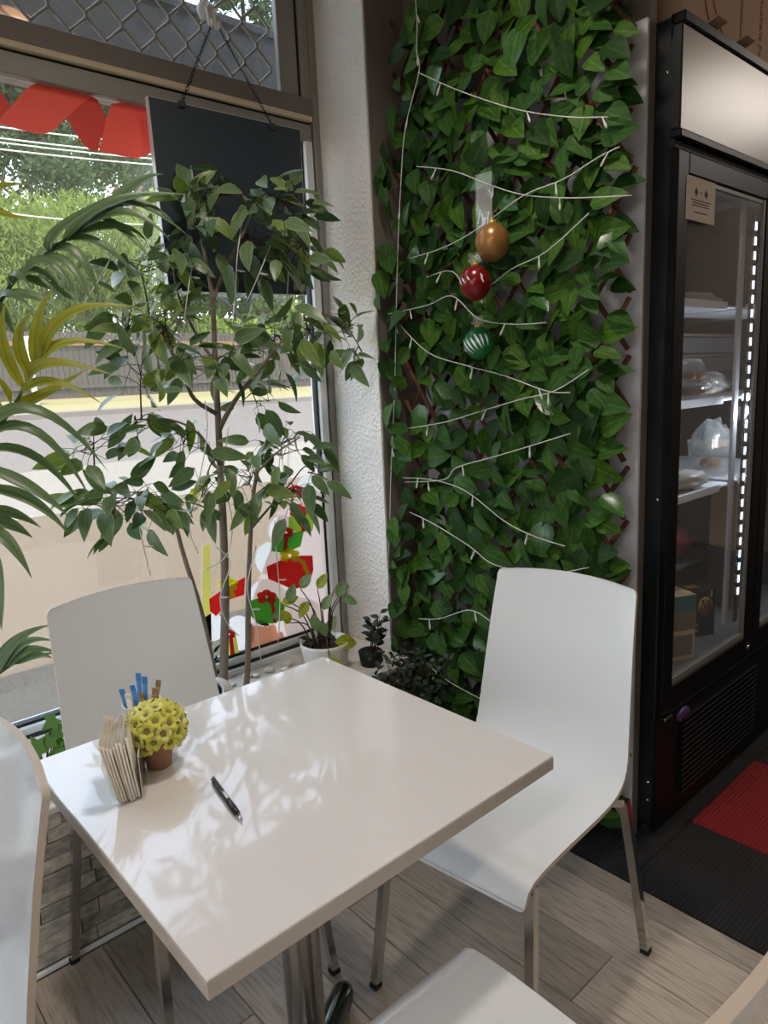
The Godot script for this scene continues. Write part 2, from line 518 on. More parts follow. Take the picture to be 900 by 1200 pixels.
# ================================================================ the scene
func _ready() -> void:
	rng.seed = 20231
	var cam := Camera3D.new()
	cam.name = "camera"
	add_child(cam)
	cam.transform = Transform3D(Basis(RIGHT, UP, -AHEAD).orthonormalized(), EYE)
	cam.keep_aspect = Camera3D.KEEP_HEIGHT
	cam.fov = rad_to_deg(2.0 * atan(600.0 / F))
	cam.near = 0.03
	cam.current = true

	var we := WorldEnvironment.new()
	we.name = "world_environment"
	var env := Environment.new()
	env.background_mode = Environment.BG_SKY
	var sky := Sky.new()
	var sm := ProceduralSkyMaterial.new()
	sm.sky_top_color = Color(0.72, 0.81, 0.93)
	sm.sky_horizon_color = Color(0.93, 0.95, 0.97)
	sm.ground_bottom_color = Color(0.5, 0.45, 0.4)
	sm.ground_horizon_color = Color(0.75, 0.72, 0.68)
	sm.sky_curve = 0.3
	sky.sky_material = sm
	env.sky = sky
	env.background_energy_multiplier = 3.8
	env.tonemap_mode = Environment.TONE_MAPPER_LINEAR
	env.tonemap_exposure = 1.42
	env.sdfgi_enabled = true
	env.ssao_enabled = true
	env.ssil_enabled = true
	we.environment = env
	add_child(we)

	var sun := DirectionalLight3D.new()
	sun.name = "sun"
	sun.light_energy = 1.7
	sun.light_color = Color(1.0, 0.93, 0.82)
	sun.light_angular_distance = 0.6
	sun.shadow_enabled = true
	sun.sky_mode = DirectionalLight3D.SKY_MODE_LIGHT_ONLY
	add_child(sun)
	sun.look_at_from_position(Vector3(2.0, 5.2, 1.2), Vector3.ZERO)

	make_materials()
	build_room()
	build_window()
	build_outside()
	build_fridge()
	build_table()
	build_chairs()
	build_table_things()
	build_trellis()
	build_ficus()
	build_palm()
	build_small_plants()
	build_sign_and_stickers()
	build_lights()

# ---------------------------------------------------------------- room
const WALL_Z := 0.15       # face of the brown wall behind the trellis
const ROOM_Z := 5.2        # inner face of the street-door wall behind the camera
const ROOM_BACK := -3.6
const ROOM_X := 5.2
const CEIL := 2.9

func build_room() -> void:
	var fl := struct("floor", slab(Vector3(-0.45, -0.25, ROOM_BACK - 0.2), Vector3(ROOM_X + 0.2, -0.014, ROOM_Z + 0.2)), M.oak_1, "grey-brown timber-look plank floor")
	# boards that the photo shows, along x, with open joints; beyond them plain sheets of the same boards
	var z := 0.332
	var row := 0
	var edges := [0.332, 0.41, 0.59, 0.77, 0.95, 1.13, 1.31, 1.49, 1.67, 1.85, 2.03]
	for k in edges.size() - 1:
		var x := 0.012
		var first := true
		while x < 2.4:
			var l := (0.25 + 0.93 * fposmod(k * 0.37, 1.0)) if first else 1.2
			first = false
			var x1 := minf(x + l, 2.4)
			obj("plank", slab(Vector3(x + 0.001, -0.014, edges[k] + 0.001), Vector3(x1 - 0.001, 0.0, edges[k + 1] - 0.001), 0.0012), M["oak_%d" % rng.randi_range(0, 3)], fl)
			x = x1
	obj("flooring_sheet", slab(Vector3(0.012, -0.014, 2.03), Vector3(ROOM_X, 0, ROOM_Z)), M.oak_0, fl)
	obj("flooring_sheet", slab(Vector3(2.4, -0.014, 0.332), Vector3(ROOM_X, 0, 2.03)), M.oak_0, fl)
	# carpet tiles: charcoal with a red one in front of the fridge
	var cx := [-0.10, 0.345, 0.845, 1.345, 1.845, 2.345]
	var cz := [0.33, -0.05, -0.55, -1.05, -1.55]
	for i in 5:
		for j in 4:
			if i == 0 and j > 0: continue
			var red: bool = (i == 2 and (j == 1)) or (i == 3 and j == 1)
			var o := obj("carpet_tile", slab(Vector3(cx[i] + 0.001, -0.014, cz[j + 1] + 0.001), Vector3(cx[i + 1] - 0.001, 0.002, cz[j] - 0.001), 0.001), M.red_carpet if red else M.carpet, fl)
			if red: o.set_meta("label", "red ribbed carpet tile")
	var sheet := obj("carpet_sheet", slab(Vector3(0.8, -0.014, ROOM_BACK), Vector3(ROOM_X, 0.0, -1.55)), M.carpet, fl)
	sheet = obj("carpet_sheet", slab(Vector3(2.345, -0.014, -1.55), Vector3(ROOM_X, 0.0, 0.33)), M.carpet, fl)

	struct("ceiling", slab(Vector3(-0.45, CEIL, ROOM_BACK - 0.2), Vector3(ROOM_X + 0.2, CEIL + 0.2, ROOM_Z + 0.2)), M.room_paint, "plain pale ceiling above the tables")
	# corner pillar: rough white plaster to the front, brown paint on its flank
	var p := struct("wall_pillar", slab(Vector3(-0.5, 0.0, -0.1), Vector3(-0.118, CEIL, 0.325)), M.plaster, "rough white plastered pillar between window and ivy trellis")
	obj("painted_flank", slab(Vector3(-0.1185, 0.0, WALL_Z), Vector3(-0.113, CEIL, 0.318)), M.taupe, p)
	var bw := struct("wall_back", slab(Vector3(-0.15, 0, 0.118), Vector3(0.755, CEIL, WALL_Z)), M.taupe, "brown painted wall behind the ivy trellis")
	obj("white_panel", slab(Vector3(-0.055, 0.055, WALL_Z - 0.001), Vector3(0.755, 2.26, WALL_Z + 0.012), 0.002), M.white_board, bw)
	obj("skirting", slab(Vector3(-0.1, 0.0, WALL_Z - 0.001), Vector3(0.755, 0.055, WALL_Z + 0.008)), M.gasket, bw)
	# unseen sides that close the room
	struct("wall_alcove", slab(Vector3(-0.15, 0, -1.7), Vector3(0.02, CEIL, -0.1)), M.taupe, "brown wall behind the fridge")
	struct("wall_far", slab(Vector3(-0.15, 0, ROOM_BACK - 0.2), Vector3(ROOM_X + 0.2, CEIL, ROOM_BACK)), M.taupe, "brown far end wall of the shop")
	struct("wall_recess", slab(Vector3(-0.15, 0, ROOM_BACK), Vector3(0.02, CEIL, -1.7)), M.taupe, "brown side wall beyond the fridge")
	struct("wall_counter", slab(Vector3(ROOM_X, 0, ROOM_BACK), Vector3(ROOM_X + 0.2, CEIL, ROOM_Z)), M.taupe, "brown wall on the counter side")
	# street-door wall behind the camera, a wide glazed opening in it
	struct("wall_street", slab(Vector3(-0.5, 2.6, ROOM_Z), Vector3(ROOM_X + 0.2, CEIL, ROOM_Z + 0.2)), M.room_paint, "wall above the glazed street entrance")
	struct("wall_corner", slab(Vector3(-0.5, 0.0, ROOM_Z), Vector3(0.75, 2.6, ROOM_Z + 0.2)), M.taupe, "brown wall between shop window and street entrance")
	struct("wall_entrance", slab(Vector3(3.2, 0.0, ROOM_Z), Vector3(ROOM_X + 0.2, 2.6, ROOM_Z + 0.2)), M.room_paint, "wall beside the glazed street entrance")
	# flat roof and parapet that shade the strip of paving outside
	struct("roof", slab(Vector3(-0.5, CEIL + 0.2, ROOM_BACK - 0.3), Vector3(ROOM_X + 0.4, 3.7, ROOM_Z + 0.3)), M.far_wall, "flat roof parapet of the shop")

	struct("wall_window", slab(Vector3(-0.5, 0, 2.5), Vector3(-0.3, CEIL, ROOM_Z)), M.taupe, "brown wall at the end of the long shop window")
	# knee wall under the window, faced with split-stone ledger pieces
	var kw := struct("wall_ledge", slab(Vector3(-0.5, -0.25, 0.327), Vector3(-0.012, LEDGE - 0.02, ROOM_Z)), M.ledger_1, "low stone-clad wall under the window")
	var zz := 0.33
	for r in 10:
		var y0 := 0.012 + r * 0.04
		zz = 0.335
		var k := 0
		while zz < 2.3:
			var l := rng.randf_range(0.09, 0.30)
			var z1 := minf(zz + l, 2.3)
			var out := rng.randf_range(-0.004, 0.006)
			obj("stone", slab(Vector3(-0.02, y0 + 0.0012, zz + 0.001), Vector3(out, minf(y0 + 0.0388, LEDGE - 0.022), z1 - 0.001), 0.002), M["ledger_%d" % rng.randi_range(0, 2)], kw)
			zz = z1
	obj("stone_sheet", slab(Vector3(-0.02, 0.0, 2.3), Vector3(0.0, LEDGE - 0.02, ROOM_Z)), M.ledger_0, kw)
	struct("baseboard_window", slab(Vector3(0.0, 0.0, 0.34), Vector3(0.011, 0.014, ROOM_Z - 0.01), 0.003), M.alu_white, "thin white bead where stone wall meets floor")
	var lt := struct("trim_ledge", slab(Vector3(-0.5, LEDGE - 0.02, 0.33), Vector3(0.012, LEDGE, ROOM_Z), 0.003), M.room_paint, "pale planter ledge under the window")

func build_lights() -> void:
	# recessed warm downlights; the first mirrored in the upper window glass, the rest added fill
	var spots := [Vector3(0.69, CEIL, 0.95), Vector3(3.2, CEIL, 1.0), Vector3(1.9, CEIL, 3.0), Vector3(4.2, CEIL, 2.8)]
	for k in spots.size():
		var at: Vector3 = spots[k]
		var t := thing("downlight", ["warm round ceiling downlight over the window table, mirrored in the glass", "added round ceiling downlight over the counter aisle, unseen fill light", "added round ceiling downlight behind the camera, unseen fill light", "added round ceiling downlight near the counter, unseen fill light"][k], "ceiling light", at)
		var st := begin(true)
		lathe(st, [Vector2(0.125, 0.0), Vector2(0.122, -0.008), Vector2(0.10, -0.012), Vector2(0.098, 0.0)], 28)
		obj("bezel", st, M.alu_white, t)
		st = begin(true)
		lathe(st, [Vector2(0.0, -0.004), Vector2(0.098, -0.004)], 28)
		obj("lamp", st, M.lamp_glow, t)
		var l := SpotLight3D.new()
		l.name = "downlight_beam"
		t.add_child(l, true)
		l.position = Vector3(0, -0.03, 0)
		l.rotation.x = -PI / 2
		l.spot_angle = 70.0
		l.spot_range = 8.0
		l.spot_attenuation = 2.0
		l.light_size = 0.09
		l.light_color = Color(1.0, 0.96, 0.92)
		l.light_energy = 1.1 if k == 0 else 0.45
		l.shadow_enabled = true
	var rows := [Vector3(1.75, CEIL - 0.03, -2.5), Vector3(3.6, CEIL - 0.03, -2.0), Vector3(2.3, CEIL - 0.03, 3.3)]  # the last two are unseen tube lights, added to brighten the room
	for k in rows.size():
		var at: Vector3 = rows[k]
		var t := thing("batten_light", ["long warm tube light on the ceiling beyond the fridge", "added long tube light at the far counter end, unseen fill light", "added long tube light behind the camera, unseen fill light"][k], "ceiling light", at)
		obj("housing", boxat(Vector3(0, 0.016, 0), Vector3(0.11, 0.028, 1.3), 0.004), M.alu_white, t)
		obj("diffuser", boxat(Vector3(0, -0.016, 0), Vector3(0.08, 0.034, 1.26), 0.01), M.tube_glow, t)
		var l := AreaLight3D.new()
		l.name = "batten_glow"
		t.add_child(l, true)
		l.position = Vector3(0, -0.04, 0)
		l.rotation.x = -PI / 2
		l.area_size = Vector2(0.08, 1.26)
		l.area_range = 8.0
		l.light_color = Color(1.0, 0.97, 0.94)
		l.light_energy = 1.6
		l.shadow_enabled = true

# ---------------------------------------------------------------- window
func build_window() -> void:
	var w := struct("window_1", slab(Vector3(GLASS - 0.05, LEDGE, 0.325), Vector3(GLASS + 0.035, CEIL, 0.352), 0.002), M.alu_grey, "tall shop window with pale aluminium frame")
	var zl := 2.5
	var part := func(called: String, lo: Vector3, hi: Vector3, m: Material, b := 0.002) -> void:
		obj(called, slab(lo, hi, b), m, w)
	# right-hand posts
	part.call("gasket", Vector3(GLASS - 0.03, LEDGE, 0.352), Vector3(GLASS + 0.02, 2.23, 0.358), M.gasket, 0.0)
	part.call("post", Vector3(GLASS - 0.03, LEDGE, 0.358), Vector3(GLASS + 0.03, 2.23, 0.388), M.alu_white)
	part.call("gasket", Vector3(GLASS - 0.012, 0.487, 0.388), Vector3(GLASS + 0.012, 2.23, 0.394), M.gasket, 0.0)
	part.call("post", Vector3(GLASS - 0.03, 2.36, 0.352), Vector3(GLASS + 0.03, CEIL, 0.388), M.alu_grey)
	part.call("gasket", Vector3(GLASS - 0.02, 2.36, 0.388), Vector3(GLASS + 0.02, CEIL, 0.397), M.gasket, 0.0)
	# lower sill rails
	part.call("sill_rail", Vector3(GLASS - 0.04, LEDGE, 0.388), Vector3(GLASS + 0.055, LEDGE + 0.022, zl), M.alu_white)
	part.call("gasket", Vector3(GLASS - 0.01, LEDGE + 0.022, 0.388), Vector3(GLASS + 0.045, LEDGE + 0.027, zl), M.gasket, 0.0)
	part.call("sill_rail", Vector3(GLASS - 0.04, LEDGE + 0.027, 0.388), Vector3(GLASS + 0.03, LEDGE + 0.05, zl), M.alu_white)
	part.call("gasket", Vector3(GLASS - 0.014, LEDGE + 0.05, 0.388), Vector3(GLASS + 0.014, LEDGE + 0.058, zl), M.gasket, 0.0)
	# transom: flat upper rail, lip coloured as if sunlit, dark groove, lower rail
	part.call("transom", Vector3(GLASS - 0.04, 2.306, 0.352), Vector3(GLASS + 0.04, 2.362, zl), M.alu_taupe)
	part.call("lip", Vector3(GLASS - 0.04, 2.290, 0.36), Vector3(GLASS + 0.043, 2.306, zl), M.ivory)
	part.call("groove", Vector3(GLASS - 0.03, 2.282, 0.36), Vector3(GLASS + 0.022, 2.290, zl), M.gasket, 0.0)
	part.call("transom", Vector3(GLASS - 0.04, 2.228, 0.36), Vector3(GLASS + 0.03, 2.282, zl), M.alu_grey)
	# far uprights out of the frame, which part the long window into three lights
	for z: float in [1.75, zl - 0.05]:
		part.call("mullion", Vector3(GLASS - 0.04, LEDGE, z), Vector3(GLASS + 0.03, 2.23, z + 0.05), M.alu_white)
		part.call("mullion", Vector3(GLASS - 0.04, 2.36, z), Vector3(GLASS + 0.03, CEIL, z + 0.05), M.alu_grey)
	# panes
	var zs := [0.39, 1.75, zl - 0.05]
	for k in 2:
		var z0: float = zs[k] if k == 0 else zs[k] + 0.05
		part.call("pane", Vector3(GLASS - 0.003, LEDGE + 0.058, z0), Vector3(GLASS + 0.003, 2.228, zs[k + 1]), M.glass, 0.0)
		part.call("pane", Vector3(GLASS - 0.033, 2.362, z0), Vector3(GLASS - 0.027, CEIL, zs[k + 1]), M.glass, 0.0)
	# security screen above the transom: its flat side bar, then zigzag strands that meet in short parallel joints
	part.call("screen_bar", Vector3(GLASS + 0.0, 2.362, 0.397), Vector3(GLASS + 0.022, CEIL, 0.47), M.alu_grey)
	var pitch := 0.1
	var h := 0.118
	var z := 0.47
	for k in 20:
		var pts := []
		var y := 2.365
		var up := 0
		while y < CEIL:
			var s := 1.0 if (up % 2 == 0) == (k % 2 == 0) else -1.0
			var zc := z + pitch * 0.5 + k * pitch * 0.5
			pts.append(Vector3(GLASS + 0.008, y, zc + s * pitch * 0.235))
			pts.append(Vector3(GLASS + 0.008, minf(y + 0.016, CEIL), zc + s * pitch * 0.235))
			y += h * 0.5
			up += 1
		var st := begin(true)
		tube(st, pts, 0.005, 6)
		obj("screen_strand", st, M.grille, w)
	# glazed street entrance behind the camera
	var d := struct("window_2", slab(Vector3(0.75, 0.0, ROOM_Z + 0.02), Vector3(3.2, 0.06, ROOM_Z + 0.1)), M.alu_white, "glazed street entrance behind the camera")
	for x: float in [0.75, 1.95, 3.14]:
		obj("mullion", slab(Vector3(x, 0.06, ROOM_Z + 0.02), Vector3(x + 0.06, 2.6, ROOM_Z + 0.1), 0.003), M.alu_white, d)
	obj("pane", slab(Vector3(0.81, 0.06, ROOM_Z + 0.05), Vector3(3.14, 2.6, ROOM_Z + 0.056)), M.glass, d)

# ---------------------------------------------------------------- outside
func ground_y(x: float) -> float:
	return -0.1 - 0.0836 * (x + 0.45)

func strip(x0: float, x1: float, lift: float, thick: float) -> SurfaceTool:
	var st := begin()
	var a := Vector3(x0, ground_y(x0) + lift, 0)
	var b := Vector3(x1, ground_y(x1) + lift, 0)
	var p := []
	for z: float in [-40.0, 30.0]:
		p.append([a + Vector3(0, 0, z), b + Vector3(0, 0, z), b + Vector3(0, -thick, z), a + Vector3(0, -thick, z)])
	var mid := (a + b) * 0.5 + Vector3(0, -thick * 0.5, -5)
	away(st, [p[0][0], p[0][1], p[1][1], p[1][0]], mid)
	away(st, [p[0][3], p[0][2], p[1][2], p[1][3]], mid)
	away(st, [p[0][0], p[0][3], p[1][3], p[1][0]], mid)
	away(st, [p[0][1], p[0][2], p[1][2], p[1][1]], mid)
	away(st, p[0].duplicate(), mid)
	away(st, p[1].duplicate(), mid)
	return st

func blades(count: int, where: Callable, length: float, width: float, spread: float) -> MultiMesh:
	var mm := MultiMesh.new()
	mm.transform_format = MultiMesh.TRANSFORM_3D
	mm.mesh = leaf_mesh(length, width, 0.3, 0.25, 0.4, 2)
	mm.instance_count = count
	for k in count:
		var at: Vector3 = where.call()
		var dir := Vector3(rng.randfn(0, spread), rng.randfn(0.75, 0.45), rng.randfn(0, spread))
		var b := facing(dir, Vector3(rng.randfn(0.9, 0.4), rng.randfn(0.3, 0.3), rng.randfn(0.2, 0.4)))
		mm.set_instance_transform(k, Transform3D(b.scaled(Vector3.ONE * rng.randf_range(0.65, 1.3)), at))
	return mm

func scatter(called: String, mm: MultiMesh, m: Material, parent: Node) -> void:
	var o := MultiMeshInstance3D.new()
	o.name = numbered(called, parent)
	o.multimesh = mm
	o.material_override = m
	parent.add_child(o, true)
	o.set_meta("kind", "stuff")

func build_outside() -> void:
	var pv := obj("paving_outside", strip(-0.5, -5.2, 0.0, 0.2), M.aggregate)
	tag(pv, "tan exposed-aggregate paving outside the window", "paving", "", "structure")
	tag(obj("gutter_outside", strip(-5.2, -7.5, 0.004, 0.2), M.pale_concrete), "pale concrete strip between paving and road", "paving", "", "structure")
	tag(obj("road_outside", strip(-7.5, -12.9, 0.0, 0.2), M.road), "pinkish grey road beyond the paving", "road", "", "structure")
	tag(obj("kerb_outside", strip(-12.9, -13.2, 0.1, 0.3), M.pale_concrete), "pale concrete kerb on the far side of the road", "kerb", "", "structure")
	tag(obj("verge_outside", strip(-13.2, -60.0, 0.08, 0.3), M.dry_grass), "yellow dry grass verge before the timber fence", "grass", "", "structure")
	# land behind the camera, for the light that comes in at the entrance
	tag(obj("forecourt_outside", slab(Vector3(-0.5, -0.4, ROOM_Z + 0.2), Vector3(25, -0.1, 30)), M.aggregate), "paved forecourt outside the street entrance", "paving", "", "structure")

	# grey timber fence: palings joined, posts and top rail apart
	var t := thing("timber_fence", "weathered grey paling fence across the road", "fence", Vector3(-16, ground_y(-16.0), 0))
	var st := begin()
	var z := -22.0
	while z < 3.0:
		var w := 0.12
		var hh := 1.62 + rng.randf_range(-0.015, 0.015)
		box(st, Vector3(-0.012 + rng.randf_range(-0.006, 0.006), 0.02, z), Vector3(0.012, hh, z + w), 0.0)
		z += w + 0.012
	var pal := obj("paling", st, M.fence_wood, t)
	pal.set_meta("kind", "stuff")
	obj("rail", slab(Vector3(0.014, 1.30, -22), Vector3(0.06, 1.40, 3), 0.004), M.fence_rail, t)
	obj("rail", slab(Vector3(0.014, 0.30, -22), Vector3(0.06, 0.38, 3), 0.004), M.fence_wood, t)
	var pa := on_x(42, 470, -14.6)
	t = thing("sign_post", "thin white post on the grass verge", "post", Vector3(-14.6, ground_y(-14.6) + 0.08, pa.z))
	st = begin(true)
	tube(st, [Vector3.ZERO, Vector3(0, 1.35, 0)], 0.06, 10)
	obj("pole", st, M.alu_white, t)
	obj("cap", boxat(Vector3(0, 1.4, 0), Vector3(0.16, 0.1, 0.16), 0.01), M.alu_white, t)
	# pale house behind the fence, mostly hidden by the hedge
	var c := on_x(28, 380, -19.5)
	t = thing("house", "pale house wall showing beside the hedge over the fence", "house", Vector3(-20.5, ground_y(-20.5), c.z + 0.5))
	obj("wall", slab(Vector3(-1.0, 0, -0.8), Vector3(1.0, 1.75, 2.4), 0.01), M.far_wall, t)
	obj("roof", slab(Vector3(-1.2, 1.75, -0.95), Vector3(1.2, 1.9, 2.6), 0.03), M.alu_grey, t)
	var c2 := on_x(300, 395, -24.0)
	t = thing("house", "low house with tiled roof glimpsed through the ficus leaves", "house", Vector3(-24.5, ground_y(-24.5), c2.z))
	obj("wall", slab(Vector3(-1.0, 0, -2.0), Vector3(1.0, 1.7, 2.4), 0.01), M.far_wall, t)
	obj("roof", slab(Vector3(-1.3, 1.7, -2.2), Vector3(1.3, 2.05, 2.6), 0.05), M.terracotta_roof, t)

	# clipped conifer hedge: bright yellow green
	var hp := on_x(95, 300, -17.8)
	t = thing("conifer_hedge", "bright yellow-green bushy conifer hedge above the fence", "hedge", Vector3(-18.0, ground_y(-18.0), hp.z))
	var lobes := []
	for k in 22:
		lobes.append([Vector3(rng.randf_range(-0.6, 0.6), rng.randf_range(0.9, 4.1), rng.randf_range(-3.4, 3.8)), rng.randf_range(0.8, 1.35)])
	st = begin(true)
	for k in 7:
		tube(st, [Vector3(0, 0, -3.0 + k), Vector3(0.1, 2.5, -3.0 + k + rng.randf_range(-0.2, 0.2)), Vector3(-0.1, 4.2, -3.0 + k)], [0.1, 0.07, 0.02], 6)
	obj("stem", st, M.bark, t).set_meta("kind", "stuff")
	var in_lobe := func() -> Vector3:
		var l: Array = lobes[rng.randi_range(0, lobes.size() - 1)]
		var v: Vector3 = Vector3(rng.randfn(0, 1), rng.randfn(0, 1), rng.randfn(0, 1)).normalized() * (l[1] * pow(rng.randf(), 0.33))
		return l[0] + v
	scatter("foliage", blades(30000, in_lobe, 0.26, 0.042, 0.45), M.hedge_leaf, t)
	# trees behind
	var trees := [[-20, 150, 5.6, 2.0, 0], [70, 130, 6.2, 2.3, 0], [140, 140, 6.0, 1.6, 1], [215, 250, 4.6, 1.7, 1], [290, 360, 3.0, 1.6, 2], [350, 370, 3.2, 1.5, 2], [285, 30, 7.5, 1.7, 3], [30, 200, 4.0, 2.6, 0], [150, 225, 4.0, 2.4, 0], [250, 330, 3.5, 1.8, 2], [110, 330, 3.0, 2.0, 0]]
	var words := ["tall dark green tree whose crown fills the view behind the ribbon's end", "tall dark green tree with bare grey trunk behind the hedge", "open-crowned tree with pale forked trunk beside the hanging black sign", "green tree standing behind the hanging black sign", "low lime-green shrub behind the ficus trunk, above the fence", "lime-green shrub by the window post, above the fence", "leafy tree showing through the security screen above the transom", "dark tree low behind the hedge, under the overhead wires", "dark tree low behind the hedge, next to the black sign", "lime-green shrub straight behind the main ficus trunk, above the fence", "dark tree filling the gap between hedge and fence, behind the palm fronds"]
	for k in trees.size():
		var a: Array = trees[k]
		var d: float = -24.0 - 1.5 * (k % 3) - (8.0 if k > 6 else 0.0) if a[4] < 2 else -18.0 - 1.2 * (k % 2) if a[4] == 2 else -21.5
		var c3 := on_x(a[0], a[1], d)
		var base := Vector3(d, ground_y(d), c3.z)
		t = thing("tree" if a[4] != 2 else "shrub", words[k], "tree" if a[4] != 2 else "shrub", base)
		var top := c3.y - base.y
		st = begin(true)
		tube(st, smooth_line([Vector3.ZERO, Vector3(0.1, top * 0.45, 0.15), Vector3(-0.05, top * 0.8, -0.1), Vector3(0.05, top * 1.1, 0)], 4), taper(0.28, 0.06, 13), 8)
		for q in 6:
			var y0 := top * rng.randf_range(0.45, 0.85)
			var e := Vector3(rng.randf_range(-1, 1), y0 + rng.randf_range(0.8, 1.6), rng.randf_range(-1.5, 1.5)) * Vector3(a[3] * 0.6, 1, a[3] * 0.6)
			tube(st, [Vector3(0, y0, 0), e * 0.5 + Vector3(0, y0 * 0.5 + 0.1, 0), e], [0.11, 0.07, 0.03], 6)
		obj("trunk", st, M.pale_bark if k == 2 else M.bark, t)
		var r: float = a[3]
		var centres := []
		for q in 9: centres.append(Vector3(rng.randf_range(-0.7, 0.7) * r, top + rng.randf_range(-0.9, 1.0) * r, rng.randf_range(-0.9, 0.9) * r))
		var in_crown := func() -> Vector3:
			var o: Vector3 = centres[rng.randi_range(0, 8)]
			return o + Vector3(rng.randfn(0, 1), rng.randfn(0, 0.8), rng.randfn(0, 1)).normalized() * (r * 0.5 * pow(rng.randf(), 0.4))
		scatter("foliage", blades(6500 if a[4] < 2 else 7000, in_crown, 0.26, 0.13, 0.8), M.far_leaf if a[4] < 2 or a[4] == 3 else M.lime_leaf, t)
	# overhead lines
	var lines := [[0, 150, 178, 170], [0, 163, 178, 182], [0, 168, 178, 187], [0, 176, 178, 194], [0, 250, 120, 262]]
	for k in lines.size():
		var a: Array = lines[k]
		var d: float = -13.0 if k < 4 else -12.0
		var p := on_x(a[0], a[1], d)
		var q := on_x(a[2], a[3], d)
		var e := (q - p)
		st = begin(true)
		var pts := []
		for s in 13:
			var f := -1.0 + 4.0 * s / 12.0
			pts.append(p + e * f + Vector3(0, 0.06 * (f - 0.5) * (f - 0.5), 0))
		tube(st, pts, 0.014, 6)
		var o := obj("street_wire", st, M.wire_white)
		tag(o, ["topmost pale overhead wire, just under the red ribbon", "second pale overhead wire under the red ribbon", "third pale overhead wire under the red ribbon", "fourth pale overhead wire, lowest of the bundle", "single pale wire crossing in front of the hedge"][k], "wire", "overhead wires across the road")
		for s: float in [-1.0, 3.0]:
			var post := p + e * s
	# dark valance of the shop front, hung outside above the window
	var top := on_x(187, 0, -0.95)
	var va := thing("awning_valance", "dark blue-grey awning board outside, behind the security screen", "awning", Vector3(-0.95, top.y, 1.5))
	obj("board", slab(Vector3(-0.02, -0.36, -3.4), Vector3(0.02, 0.0, 3.4), 0.004), M.valance, va)
	obj("edge_rail", slab(Vector3(-0.03, -0.02, -3.4), Vector3(0.03, 0.012, 3.4), 0.004), M.valance, va)
	for z2: float in [-1.9, 0.6, 2.2]:
		obj("bracket", slab(Vector3(0.02, -0.06, z2), Vector3(0.46, -0.03, z2 + 0.03)), M.valance, va)

